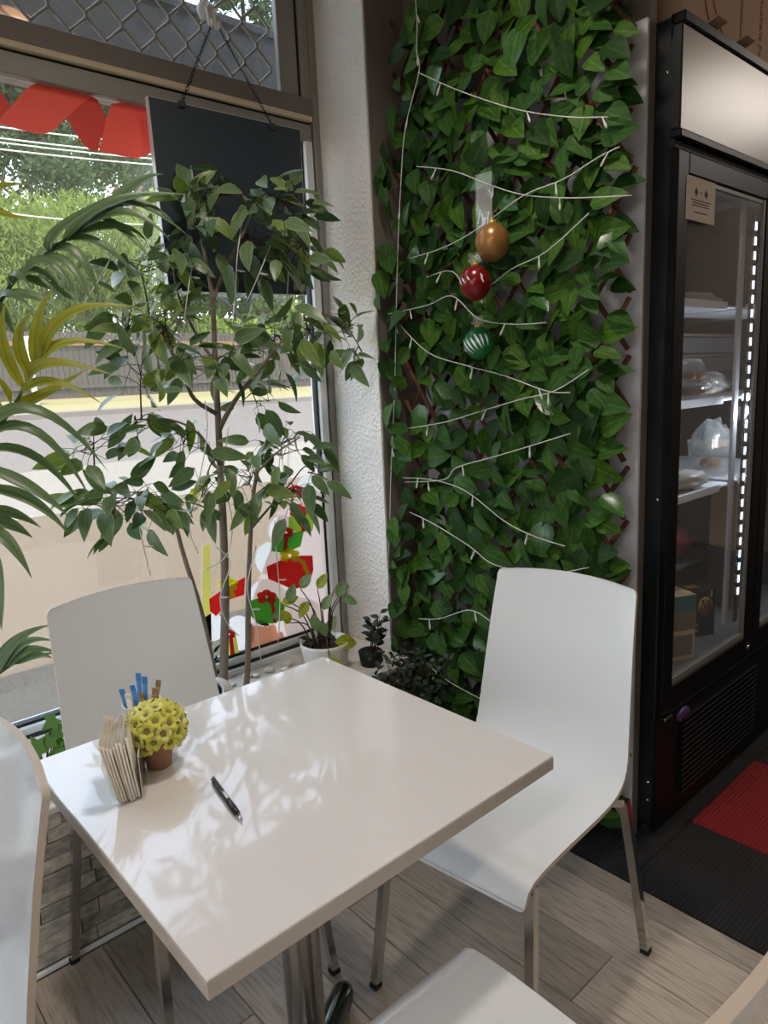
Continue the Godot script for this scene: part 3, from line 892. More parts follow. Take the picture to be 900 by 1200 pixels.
# ---------------------------------------------------------------- fridge
const FX := 0.82           # front face of the fridge
const FZ := 0.115          # its flank beside the trellis wall
func build_fridge() -> void:
	var z1 := -1.2
	var f := thing("display_fridge", "tall black two-door glass display fridge beside the ivy wall", "fridge", Vector3(0.45, 0, -0.55))
	var o := Transform3D(Basis.IDENTITY, -f.position)
	var part := func(called: String, lo: Vector3, hi: Vector3, m: Material, b := 0.003, parent: Node = f) -> MeshInstance3D:
		var st := begin()
		box(st, lo, hi, b, o)
		return obj(called, st, m, parent)
	# carcass as walls round a cavity
	part.call("side_panel", Vector3(0.16, 0.05, FZ - 0.04), Vector3(FX - 0.02, 2.258, FZ), M.fridge_side)
	part.call("side_panel", Vector3(0.16, 0.05, z1), Vector3(FX - 0.03, 2.258, z1 + 0.04), M.fridge_side)
	part.call("back_panel", Vector3(0.16, 0.05, z1 + 0.04), Vector3(0.2, 2.258, FZ - 0.04), M.fridge_inner)
	part.call("top_panel", Vector3(0.2, 1.93, z1 + 0.04), Vector3(FX - 0.03, 1.96, FZ - 0.04), M.fridge_inner)
	part.call("top_panel", Vector3(0.2, 2.23, z1 + 0.04), Vector3(FX - 0.03, 2.258, FZ - 0.04), M.fridge_black)
	part.call("inner_floor", Vector3(0.2, 0.44, z1 + 0.04), Vector3(FX - 0.03, 0.48, FZ - 0.04), M.fridge_inner)
	# header: white panel in a black surround
	part.call("header_frame", Vector3(FX - 0.03, 2.238, z1), Vector3(FX + 0.008, 2.264, FZ), M.fridge_black)
	part.call("header_frame", Vector3(FX - 0.03, 1.978, z1), Vector3(FX + 0.006, 1.998, FZ), M.fridge_black)
	part.call("header_frame", Vector3(FX - 0.03, 1.998, FZ - 0.006), Vector3(FX + 0.002, 2.238, FZ), M.fridge_side)
	part.call("header_panel", Vector3(FX - 0.02, 1.998, z1 + 0.01), Vector3(FX, 2.238, FZ - 0.006), M.header_white)
	part.call("groove", Vector3(FX - 0.03, 1.955, z1), Vector3(FX - 0.012, 1.978, FZ - 0.001), M.black_rubber)
	# base: louvred plinth
	part.call("plinth", Vector3(FX - 0.03, 0.03, z1), Vector3(FX - 0.012, 0.392, FZ - 0.001), M.fridge_black)
	part.call("base_pan", Vector3(0.18, 0.03, z1 + 0.02), Vector3(FX - 0.03, 0.1, FZ - 0.01), M.fridge_black)
	for k in 14:
		part.call("louvre", Vector3(FX - 0.013, 0.09 + k * 0.019, -0.6), Vector3(FX + 0.001, 0.1 + k * 0.019, -0.03), M.fridge_black, 0.002)
	for z: float in [FZ - 0.025, -0.55, z1 + 0.03]:
		for x: float in [0.22, FX - 0.06]:
			part.call("foot", Vector3(x, 0.003, z - 0.015), Vector3(x + 0.03, 0.03, z + 0.015), M.black_rubber, 0.004)
	for p: Vector2 in [Vector2(0.785, 2.135), Vector2(0.785, 0.185), Vector2(0.785, 0.125), Vector2(0.79, 1.05)]:
		var st := begin(true)
		lathe(st, [Vector2(0.0055, 0), Vector2(0.0045, 0.003), Vector2(0, 0.004)], 10, o * Transform3D(Basis(Vector3.RIGHT, PI / 2), Vector3(p.x, p.y, FZ)))
		obj("screw", st, M.chrome, f)
	# hinge line between door and plinth
	part.call("hinge", Vector3(FX - 0.03, 0.393, FZ - 0.05), Vector3(FX + 0.012, 0.403, FZ - 0.002), M.dark_chrome, 0.002)
	# doors: stiles and rails round a pane, pale metal bead inside
	for k in 2:
		var a: float = FZ - 0.003 - k * 0.65
		var b: float = a - 0.645
		var d := part.call("door", Vector3(FX - 0.022, 0.405, a - 0.06), Vector3(FX, 1.952, a), M.fridge_black) as MeshInstance3D
		part.call("stile", Vector3(FX - 0.022, 0.405, b), Vector3(FX, 1.952, b + 0.065), M.fridge_black, 0.003, d)
		part.call("rail", Vector3(FX - 0.022, 1.9, b + 0.065), Vector3(FX, 1.952, a - 0.06), M.fridge_black, 0.003, d)
		part.call("rail", Vector3(FX - 0.022, 0.405, b + 0.065), Vector3(FX, 0.484, a - 0.06), M.fridge_black, 0.003, d)
		part.call("bead", Vector3(FX - 0.02, 0.484, b + 0.065), Vector3(FX - 0.003, 0.506, a - 0.06), M.fridge_trim, 0.002, d)
		part.call("bead", Vector3(FX - 0.014, 0.506, b + 0.065), Vector3(FX - 0.003, 1.9, b + 0.085), M.fridge_trim, 0.002, d)
		part.call("bead", Vector3(FX - 0.018, 1.886, b + 0.085), Vector3(FX - 0.006, 1.9, a - 0.06), M.fridge_trim, 0.002, d)
		part.call("pane", Vector3(FX - 0.013, 0.506, b + 0.085), Vector3(FX - 0.009, 1.886, a - 0.06), M.fridge_glass, 0.0, d)
		var lock := begin(true)
		lathe(lock, [Vector2(0.009, 0), Vector2(0.008, 0.003), Vector2(0, 0.0035)], 12, o * Transform3D(Basis(Vector3.BACK, -PI / 2), Vector3(FX, 0.44, b + 0.03)))
		obj("lock", lock, M.chrome, d)
		# pale lamp cover and the strip of LED dots behind the pane
		part.call("lamp_cover", Vector3(FX - 0.06, 0.535, b + 0.085), Vector3(FX - 0.05, 1.90, b + 0.118), M.shelf_white, 0.003)
		var bar := part.call("led_strip", Vector3(FX - 0.056, 0.52, b + 0.008), Vector3(FX - 0.048, 1.88, b + 0.032), M.fridge_black, 0.002) as MeshInstance3D
		for q in 28:
			part.call("led", Vector3(FX - 0.048, 0.62 + q * 0.0446, b + 0.014), Vector3(FX - 0.0455, 0.645 + q * 0.0446, b + 0.026), M.led, 0.0, bar)
		var l := OmniLight3D.new()
		l.name = "led_light"
		add_child(l, true)
		l.position = Vector3(FX - 0.041, 1.25, b + 0.02)
		l.light_energy = 0.12
		l.light_size = 0.03
		l.omni_range = 4.0
		l.omni_attenuation = 2.0
		l.light_color = Color(0.88, 0.93, 1.0)
		l.shadow_enabled = true
		# shelves with a white front edge
		for y: float in [1.60, 1.305, 1.015]:
			var s := part.call("shelf", Vector3(0.205, y - 0.012, b + 0.01), Vector3(FX - 0.09, y - 0.004, a - 0.045), M.shelf_white, 0.002) as MeshInstance3D
			part.call("shelf_edge", Vector3(FX - 0.094, y - 0.02, b + 0.125), Vector3(FX - 0.08, y + 0.006, a - 0.045), M.shelf_white, 0.002, s)
	# oval purple badge on the plinth
	var badge := on_x(805, 838, FX)
	var st := begin(true)
	lathe(st, [Vector2(0.042, 0.0), Vector2(0.040, 0.004), Vector2(0.0, 0.005)], 26, o * Transform3D(Basis(Vector3.BACK, -PI / 2) * Basis.from_scale(Vector3(0.55, 1, 1)), Vector3(FX - 0.012, badge.y, badge.z)))
	var bo := obj("badge", st, M.purple, f)
	lettering("badge_lettering", "Aro", 0.026, M.pink_bag, bo, o * Transform3D(Basis(Vector3.UP, PI / 2), Vector3(FX - 0.006, badge.y - 0.001, badge.z)), "Droid Serif")

	# notice taped on the door
	var p0 := on_x(805, 204, FX + 0.001)
	var p1 := on_x(837, 255, FX + 0.001)
	var wd: float = p0.z - p1.z
	var hh: float = 0.108
	var nt := thing("notice", "small cream notice with two diamond signs taped to the fridge door", "notice", Vector3(FX + 0.0006, p0.y - hh * 0.5, (p0.z + p1.z) * 0.5), PI / 2)
	obj("sheet", slab(Vector3(-wd * 0.5, -hh * 0.5, 0), Vector3(wd * 0.5, hh * 0.5, 0.0008)), M.paper, nt)
	for s: float in [-1.0, 1.0]:
		st = begin()
		plate(st, PackedVector2Array([Vector2(0, -0.012), Vector2(0.010, 0), Vector2(0, 0.012), Vector2(-0.010, 0)]), Transform3D(Basis.IDENTITY, Vector3(s * wd * 0.17, 0.018, 0.0008)), 0.0004)
		obj("diamond", st, M.ink, nt)
	obj("dot", slab(Vector3(-0.003, 0.015, 0.0008), Vector3(0.003, 0.021, 0.0012)), M.ink, nt)
	for k in 4:
		var w: float = wd * [0.66, 0.56, 0.6, 0.44][k]
		var y: float = [-0.002, -0.0085, -0.015, -0.032][k]
		obj("line", slab(Vector3(-w * 0.5, y - 0.0015, 0.0008), Vector3(w * 0.5, y + 0.0012, 0.0011)), M.ink, nt)

	# cartons on top
	var cartons := [[-0.0, 0.36, 0.34, "brown carton with red arcs on top of the fridge, nearer the ivy wall"], [-0.375, 0.40, 0.36, "brown carton with upright red lettering on top of the fridge"]]
	for k in 2:
		var a: Array = cartons[k]
		var b := thing("carton", a[3], "box", Vector3(0.56, 2.265, a[0] - a[1] * 0.5), 0.0, "cartons on top of the fridge")
		obj("body", slab(Vector3(-0.2, 0, -a[1] * 0.5), Vector3(0.2, a[2], a[1] * 0.5), 0.003), M.carton, b)
		if k == 0:
			for r in 2:
				var arc := begin()
				var pts := []
				for s in 21:
					var t := lerpf(PI * 0.95, PI * 1.45, s / 20.0)
					pts.append(Vector3(0.2012, 0.30 + (0.26 + r * 0.05) * sin(t), 0.0 - (0.18 + r * 0.05) * cos(t) - 0.13))
				for s in range(pts.size() - 1, -1, -1):
					if pts[s].z > a[1] * 0.5 - 0.01 or pts[s].z < -a[1] * 0.5 + 0.01 or pts[s].y < 0.03: pts.remove_at(s)
				if pts.size() > 1:
					tube(arc, pts, 0.0013, 5)
					obj("printed_arc", arc, M.red_ink, b)
			for z: float in [-0.09, 0.09]:
				obj("flap", boxat(Vector3(0.235, 0.02 , z), Vector3(0.07, 0.004, 0.06), 0.0, Basis(Vector3.BACK, 0.35)), M.carton, b)
		else:
			st = begin(true)
			lathe(st, [Vector2(0.018, 0), Vector2(0.018, 0.001), Vector2(0.010, 0.001), Vector2(0.010, 0)], 20, Transform3D(Basis(Vector3.BACK, -PI / 2), Vector3(0.2, 0.235, 0.07)))
			obj("emblem", st, M.red_ink, b)
			obj("emblem", slab(Vector3(0.2, 0.262, 0.058), Vector3(0.201, 0.275, 0.082)), M.red_ink, b)
			lettering("print", "Australia Post", 0.022, M.red_ink, b, Transform3D(Basis(Vector3.UP, PI / 2) * Basis(Vector3.BACK, -PI / 2), Vector3(0.2004, 0.128, 0.07)), "Droid Sans", 0.001)
	var rc := thing("carton", "small red-sided carton at the end of the fridge top, behind the ivy", "box", Vector3(0.66, 2.265, 0.06), 0.0, "cartons on top of the fridge")
	obj("body", slab(Vector3(-0.05, 0, -0.03), Vector3(0.05, 0.08, 0.03), 0.003), M.gift_red, rc)
	obj("tape", slab(Vector3(0.05, 0, -0.008), Vector3(0.051, 0.08, 0.008)), M.paper, rc)

	# goods inside, behind the nearer door
	goods_bag(Vector3(0.65, 1.302, -0.33), Vector3(0.065, 0.13, 0.11), 3, "clear bag of bread rolls on the middle shelf of the fridge", true)
	goods_bag(Vector3(0.60, 1.304, -0.62), Vector3(0.06, 0.08, 0.08), 4, "smaller clear bag on the middle shelf, beside the bread rolls", true)
	goods_bag(Vector3(0.66, 1.012, -0.30), Vector3(0.07, 0.06, 0.13), 5, "flat clear bag of rolls at the front of the lowest shelf", false)
	goods_bag(Vector3(0.61, 1.012, -0.64), Vector3(0.075, 0.19, 0.09), 6, "tall clear bag of pale pastries leaning on the lowest shelf", true)
	goods_bag(Vector3(0.40, 1.012, -0.60), Vector3(0.07, 0.20, 0.17), 7, "clear bag of rolls at the back of the lowest shelf", true)
	goods_bag(Vector3(0.60, 1.597, -0.40), Vector3(0.09, 0.05, 0.16), 8, "flat pale packet on the top shelf of the fridge", false)
	for k in 3:
		var b := thing("frozen_tray", ["grey stacked tray under the top shelf, topmost of three", "grey stacked tray under the top shelf, middle of three", "grey stacked tray under the top shelf, lowest of three"][k], "tray", Vector3(0.42, 1.302 + 0.075 * (2 - k), -0.80), 0.0, "stacked trays in the fridge")
		obj("body", slab(Vector3(-0.12, 0, -0.24), Vector3(0.1, 0.064, 0.26), 0.006), M.fridge_inner, b)
		obj("lid", slab(Vector3(-0.125, 0.064, -0.245), Vector3(0.105, 0.0735, 0.265), 0.003), M.bag_tan, b)
	goods_bag(Vector3(0.42, 0.66, -0.66), Vector3(0.10, 0.14, 0.17), 9, "dark pink bag of frozen fruit at the back of the fridge floor", false, M.pink_bag)
	var step := thing("wire_rack", "dark low rack at the back of the fridge floor under the pink bag", "rack", Vector3(0.42, 0.481, -0.66))
	obj("top", slab(Vector3(-0.15, 0.16, -0.25), Vector3(0.10, 0.175, 0.25), 0.002), M.fridge_inner, step)
	for x: float in [-0.14, 0.08]:
		for z: float in [-0.24, 0.22]:
			obj("leg", slab(Vector3(x, 0, z), Vector3(x + 0.012, 0.16, z + 0.012)), M.fridge_inner, step)
	# boxes on the fridge floor
	var ch := thing("ice_cream_box", "dark brown ice cream box with gold M seal on the fridge floor", "box", Vector3(0.655, 0.481, -0.415), -0.5, "boxes on the fridge floor")
	obj("body", slab(Vector3(-0.05, 0, -0.06), Vector3(0.05, 0.168, 0.06), 0.002), M.choc, ch)
	st = begin(true)
	lathe(st, [Vector2(0.034, 0), Vector2(0.034, 0.001), Vector2(0, 0.001)], 26, Transform3D(Basis(Vector3.BACK, -PI / 2) * Basis.from_scale(Vector3(1, 1, 0.9)), Vector3(0.05, 0.108, -0.02)))
	var seal := obj("seal", st, M.gold, ch)
	lettering("seal_lettering", "M", 0.034, M.choc, seal, Transform3D(Basis(Vector3.UP, PI / 2), Vector3(0.0514, 0.113, -0.02)), "Droid Serif")
	lettering("seal_lettering", "MAGNUM", 0.008, M.choc, seal, Transform3D(Basis(Vector3.UP, PI / 2), Vector3(0.0514, 0.090, -0.02)))
	obj("ribbon_print", slab(Vector3(0.05, 0.14, -0.046), Vector3(0.0508, 0.164, -0.04)), M.paper, ch)
	obj("seal_print", slab(Vector3(-0.012, 0.168, -0.02), Vector3(0.02, 0.1686, 0.03)), M.gold, ch)
	obj("label_print", slab(Vector3(0.008, 0.012, 0.06), Vector3(0.045, 0.052, 0.0608)), M.fridge_trim, ch)
	for k in 2: obj("print_line", slab(Vector3(0.05, 0.018 + 0.02 * k, 0.005), Vector3(0.0508, 0.028 + 0.02 * k, 0.05)), M.fridge_trim, ch)
	var tb := thing("ice_cream_box", "teal and cream box standing on another at the fridge door hinge", "box", Vector3(0.70, 0.582, -0.165), -0.45, "boxes on the fridge floor")
	obj("body", slab(Vector3(-0.05, 0, -0.06), Vector3(0.05, 0.115, 0.06), 0.002), M.teal_box, tb)
	obj("lid_print", slab(Vector3(-0.049, 0.115, -0.059), Vector3(0.049, 0.1154, 0.059)), M.cream_box, tb)
	obj("picture_print", slab(Vector3(0.05, 0.0, -0.06), Vector3(0.0506, 0.06, 0.06)), M.bag_tan, tb)
	var yb := thing("ice_cream_box", "tan picture box on the fridge floor under the teal box", "box", Vector3(0.70, 0.481, -0.165), -0.45, "boxes on the fridge floor")
	obj("body", slab(Vector3(-0.05, 0, -0.06), Vector3(0.05, 0.1, 0.06), 0.002), M.cream_box, yb)
	obj("picture_print", slab(Vector3(0.05, 0.015, -0.05), Vector3(0.0506, 0.085, 0.03)), M.bag_tan, yb)
	var cr := thing("cone_carton", "tall cream carton with printed side, standing behind the dark box", "box", Vector3(0.63, 0.712, -0.84), -0.3, "boxes on the fridge floor")
	obj("body", slab(Vector3(-0.06, 0, -0.08), Vector3(0.06, 0.27, 0.08), 0.003), M.cream_box, cr)
	lettering("print", "Chocolate", 0.022, M.ink, cr, Transform3D(Basis(Vector3.UP, PI / 2), Vector3(0.0605, 0.225, 0.01)))
	for k in 9: obj("print_line", slab(Vector3(0.06, 0.04 + 0.016 * k, 0.02), Vector3(0.0607, 0.046 + 0.016 * k, 0.07)), M.bag_tan, cr)
	var cr2 := thing("stand_crate", "grey crate under the tall cream carton", "crate", Vector3(0.63, 0.481, -0.84), -0.3)
	obj("body", slab(Vector3(-0.06, 0, -0.08), Vector3(0.06, 0.222, 0.08), 0.004), M.fridge_inner, cr2)
	obj("rim", slab(Vector3(-0.064, 0.21, -0.084), Vector3(0.064, 0.23, 0.084), 0.003), M.fridge_trim, cr2)

func goods_bag(at: Vector3, size: Vector3, seed_no: int, label: String, rolls: bool, m: Material = null) -> void:
	var t := thing("food_bag", label, "bag", at, 0.0, "bagged food in the fridge")
	var n := FastNoiseLite.new()
	n.seed = seed_no
	n.frequency = 2.2
	n.fractal_octaves = 3
	# crumpled bag: a noisy squashed ball gathered at the top
	var st := begin(true)
	var rings := 12
	var sides := 18
	var pt := func(i: int, j: int) -> Vector3:
		var a := PI * i / rings
		var b := TAU * (j % sides) / sides
		var d := Vector3(sin(a) * cos(b), -cos(a), sin(a) * sin(b))
		var k := 1.0 + 0.38 * n.get_noise_3dv(d * 1.3) + 0.16 * n.get_noise_3dv(d * 4.0)
		var v := Vector3(d.x * size.x, (d.y + 1.0) * 0.5 * size.y, d.z * size.z) * Vector3(k, lerpf(1.0, k, 0.5), k)
		v.y = maxf(v.y, 0.002)
		return v
	for i in rings:
		for j in sides:
			quad(st, pt.call(i, j), pt.call(i + 1, j), pt.call(i + 1, j + 1), pt.call(i, j + 1))
	if m:
		obj("body", st, m, t)
	else:
		obj("film", st, M.clear_plastic if rolls else M.bag_film, t)
	if rolls:
		for k in 6:
			st = begin(true)
			var c := Vector3(rng.randf_range(-0.45, 0.45) * size.x, size.y * (0.22 + 0.38 * (k / 3)), rng.randf_range(-0.5, 0.5) * size.z)
			var r := minf(size.x, size.z) * 0.36
			lathe(st, [Vector2(0, -r * 0.5), Vector2(r * 0.7, -r * 0.4), Vector2(r, 0), Vector2(r * 0.75, r * 0.45), Vector2(0.0, r * 0.62)], 14, Transform3D(Basis(Vector3(1, 0, 0.4).normalized(), rng.randf_range(-0.5, 0.5)), c))
			obj("roll", st, M.bun if k % 2 == 0 else M.bag_tan, t)

# ---------------------------------------------------------------- tables
func make_table(at: Vector3, sx: float, sz: float, label: String, turn_base: float) -> void:
	var t := thing("cafe_table", label, "table", at, 0.0)
	var a := sx / 2
	var b := sz / 2
	obj("tabletop", slab(Vector3(-a, 0.7405, -b), Vector3(a, 0.745, b), 0.0014), M.table_top, t)
	obj("edge_band", slab(Vector3(-a - 0.0006, 0.717, -b - 0.0006), Vector3(a + 0.0006, 0.7412, b + 0.0006), 0.001), M.table_edge, t)
	var st := begin(true)
	lathe(st, [Vector2(0.0, 0.03), Vector2(0.037, 0.03), Vector2(0.037, 0.705)], 32)
	obj("column", st, M.brushed, t)
	obj("top_plate", slab(Vector3(-0.15, 0.704, -0.15), Vector3(0.15, 0.718, 0.15), 0.003), M.black_rubber, t)
	st = begin(true)
	lathe(st, [Vector2(0.0, 0.016), Vector2(0.058, 0.016), Vector2(0.06, 0.07), Vector2(0.052, 0.082), Vector2(0.037, 0.084)], 32)
	obj("hub", st, M.dark_chrome, t)
	for k in 4:
		var d := Vector3(sin(turn_base + k * PI / 2), 0, cos(turn_base + k * PI / 2))
		st = begin(true)
		var pts := [d * 0.04 + Vector3(0, 0.048, 0), d * 0.11 + Vector3(0, 0.047, 0), d * 0.17 + Vector3(0, 0.043, 0), d * 0.212 + Vector3(0, 0.040, 0), d * 0.228 + Vector3(0, 0.036, 0), d * 0.234 + Vector3(0, 0.033, 0)]
		tube(st, pts, [0.030, 0.029, 0.028, 0.025, 0.018, 0.006], 16)
		var arm := obj("base_arm", st, M.dark_chrome, t)
		for q in 4:
			st = begin(true)
			var c := d * (0.165 + 0.012 * q) + Vector3(0, 0.042 - 0.001 * q, 0)
			tube(st, [c - d * 0.003, c, c + d * 0.003], [0.0265 - 0.0008 * q, 0.0295 - 0.0009 * q, 0.0265 - 0.0008 * q], 16)
			obj("rib", st, M.dark_chrome, arm)
		st = begin(true)
		lathe(st, [Vector2(0, 0), Vector2(0.016, 0), Vector2(0.016, 0.02)], 12, Transform3D(Basis.IDENTITY, d * 0.19))
		obj("glide", st, M.black_rubber, arm)

func build_table() -> void:
	make_table(Vector3(0.7175, 0, 1.33), 0.675, 0.68, "square white gloss table with pen, napkins and flower pot on it", 0.59)
	make_table(Vector3(0.62, 0, 2.56), 0.675, 0.68, "bare white gloss table added out of view to shade the turned-away chair", 2.62)  # unseen table, added to keep entrance light off the chair back

# ---------------------------------------------------------------- chairs
func chair_profile() -> Array:              # (z, y) from the front lip of the seat to the top of the back
	var key := [Vector2(0.247, 0.403), Vector2(0.246, 0.422), Vector2(0.236, 0.439), Vector2(0.21, 0.448), Vector2(0.13, 0.451), Vector2(0.0, 0.446), Vector2(-0.08, 0.444), Vector2(-0.135, 0.449), Vector2(-0.175, 0.465), Vector2(-0.198, 0.497), Vector2(-0.211, 0.55), Vector2(-0.230, 0.65), Vector2(-0.250, 0.75), Vector2(-0.268, 0.83), Vector2(-0.287, 0.905)]
	var pts := []
	for k: Vector2 in key: pts.append(Vector3(0, k.y, k.x))
	return smooth_line(pts, 3)

func make_chair(label: String) -> Node3D:
	var t := thing("dining_chair", label, "chair", Vector3.ZERO, 0.0, "white shell chairs at the table")
	var prof := chair_profile()
	var n := prof.size()
	var cum := [0.0]
	for k in range(1, n): cum.append(cum[k - 1] + (prof[k] - prof[k - 1]).length())
	var total: float = cum[n - 1]
	# extra rows near both ends for the rounded corners
	var ss := []
	for k in 7: ss.append(0.015 * (1.0 - cos(PI * 0.5 * k / 6.0)))
	for k in range(1, 41): ss.append(0.015 + (total - 0.03) * k / 41.0)
	for k in 7: ss.append(total - 0.015 * (1.0 - sin(PI * 0.5 * k / 6.0)))
	var at := func(s: float) -> Vector3:
		for k in range(1, n):
			if s <= cum[k] or k == n - 1:
				return prof[k - 1].lerp(prof[k], clampf((s - cum[k - 1]) / (cum[k] - cum[k - 1]), 0, 1))
		return prof[n - 1]
	var cols := 14
	var front := []
	var back := []
	for s: float in ss:
		var p: Vector3 = at.call(s)
		var d: Vector3 = (at.call(minf(s + 0.006, total)) - at.call(maxf(s - 0.006, 0.0))).normalized()
		var nm := Vector3(0, d.z, -d.y) * -1.0             # towards the sitter: up on the seat, forward on the back
		if nm.y < 0.0 and p.y < 0.46: nm = -nm
		var f := s / total
		var w := lerpf(0.194, 0.208, clampf(f / 0.45, 0, 1)) if f < 0.5 else lerpf(0.208, 0.187, clampf((f - 0.55) / 0.45, 0, 1))
		var e := minf(s, total - s)
		if e < 0.015: w -= 0.015 - sqrt(maxf(0.0, 0.000225 - (0.015 - e) * (0.015 - e)))
		var bow := 0.022 * clampf((f - 0.52) / 0.1, 0, 1)    # the back is hollowed for the sitter
		var dish := 0.006 * clampf(1.0 - absf(f - 0.28) / 0.22, 0, 1)
		var rise := 0.016 * clampf((f - 0.9) / 0.1, 0, 1)
		var a := []
		var b := []
		for c in cols + 1:
			var u := -1.0 + 2.0 * c / cols
			var q := p + Vector3(u * w, rise * (1.0 - u * u), 0) - nm * ((bow + dish) * (1.0 - u * u))
			a.append(q + nm * 0.0055)
			b.append(q - nm * 0.0055)
		front.append(a); back.append(b)
	var st := begin(true)
	var st2 := begin(true)
	var r := front.size()
	for k in r - 1:
		for c in cols:
			quad(st, front[k][c], front[k][c + 1], front[k + 1][c + 1], front[k + 1][c])
			quad(st2, back[k][c], back[k + 1][c], back[k + 1][c + 1], back[k][c + 1])
	obj("seat_shell", st, M.white_gloss, t)
	obj("shell_underside", st2, M.white_gloss, t)
	var ring_f := []
	var ring_b := []
	for c in cols + 1: ring_f.append(front[0][c]); ring_b.append(back[0][c])
	for k in range(1, r): ring_f.append(front[k][cols]); ring_b.append(back[k][cols])
	for c in range(cols - 1, -1, -1): ring_f.append(front[r - 1][c]); ring_b.append(back[r - 1][c])
	for k in range(r - 2, 0, -1): ring_f.append(front[k][0]); ring_b.append(back[k][0])
	var e := begin(true)
	for k in ring_f.size():
		var j := (k + 1) % ring_f.size()
		if (ring_f[k] - ring_f[j]).length() < 1e-6: continue
		quad(e, ring_b[k], ring_b[j], ring_f[j], ring_f[k])
	obj("edge_band", e, M.ply_edge, t)
	# square chrome tube frame: a rail under the seat runs out at each corner and turns down into a leg
	for sx: float in [-1.0, 1.0]:
		var rail := begin()
		tube(rail, [Vector3(sx * 0.165, 0.424, 0.19), Vector3(sx * 0.17, 0.424, -0.15)], 0.0135, 4, true, PI / 4)
		obj("seat_rail", rail, M.chrome, t)
		for fr in 2:
			var top: Vector3 = Vector3(sx * 0.182, 0.424, 0.205) if fr == 0 else Vector3(sx * 0.212, 0.428, -0.170)
			var foot: Vector3 = Vector3(sx * 0.207, 0.008, 0.255) if fr == 0 else Vector3(sx * 0.249, 0.008, -0.232)
			var inner: Vector3 = Vector3(sx * 0.165, 0.424, 0.18) if fr == 0 else Vector3(sx * 0.16, 0.424, -0.14)
			var l := begin()
			tube(l, [top + Vector3(0, 0.004, 0), foot], [0.0145, 0.0135], 4, true, PI / 4)
			tube(l, [inner, top], 0.0135, 4, true, PI / 4)
			var leg := obj("leg", l, M.chrome, t)
			obj("foot_cap", boxat(foot - Vector3(0, 0.001, 0), Vector3(0.023, 0.014, 0.023), 0.002), M.black_rubber, leg)
	var cr := begin()
	tube(cr, [Vector3(-0.165, 0.424, 0.10), Vector3(0.165, 0.424, 0.10)], 0.011, 4, true, PI / 4)
	tube(cr, [Vector3(-0.165, 0.424, -0.09), Vector3(0.165, 0.424, -0.09)], 0.011, 4, true, PI / 4)
	obj("crossbar", cr, M.chrome, t)
	return t

func build_chairs() -> void:
	var a := make_chair("white shell chair in front of the ivy trellis, facing the camera")
	a.position = Vector3(0.782, 0, 0.785)
	a.rotation.y = deg_to_rad(7.1)
	var spots := [[0.249, 1.314, 89.5, "white shell chair with its back to the window, behind the flower pot"], [0.617, 2.04, 2.8, "white shell chair at the photo's left edge, turned away from the napkins"], [1.242, 1.382, -91.3, "white shell chair nearest the camera, only seat corner and back rim showing"]]
	for s: Array in spots:
		var c := a.duplicate() as Node3D
		c.name = numbered("dining_chair", self)
		add_child(c, true)
		c.position = Vector3(s[0], 0, s[1])
		c.rotation.y = deg_to_rad(s[2])
		c.set_meta("label", s[3])

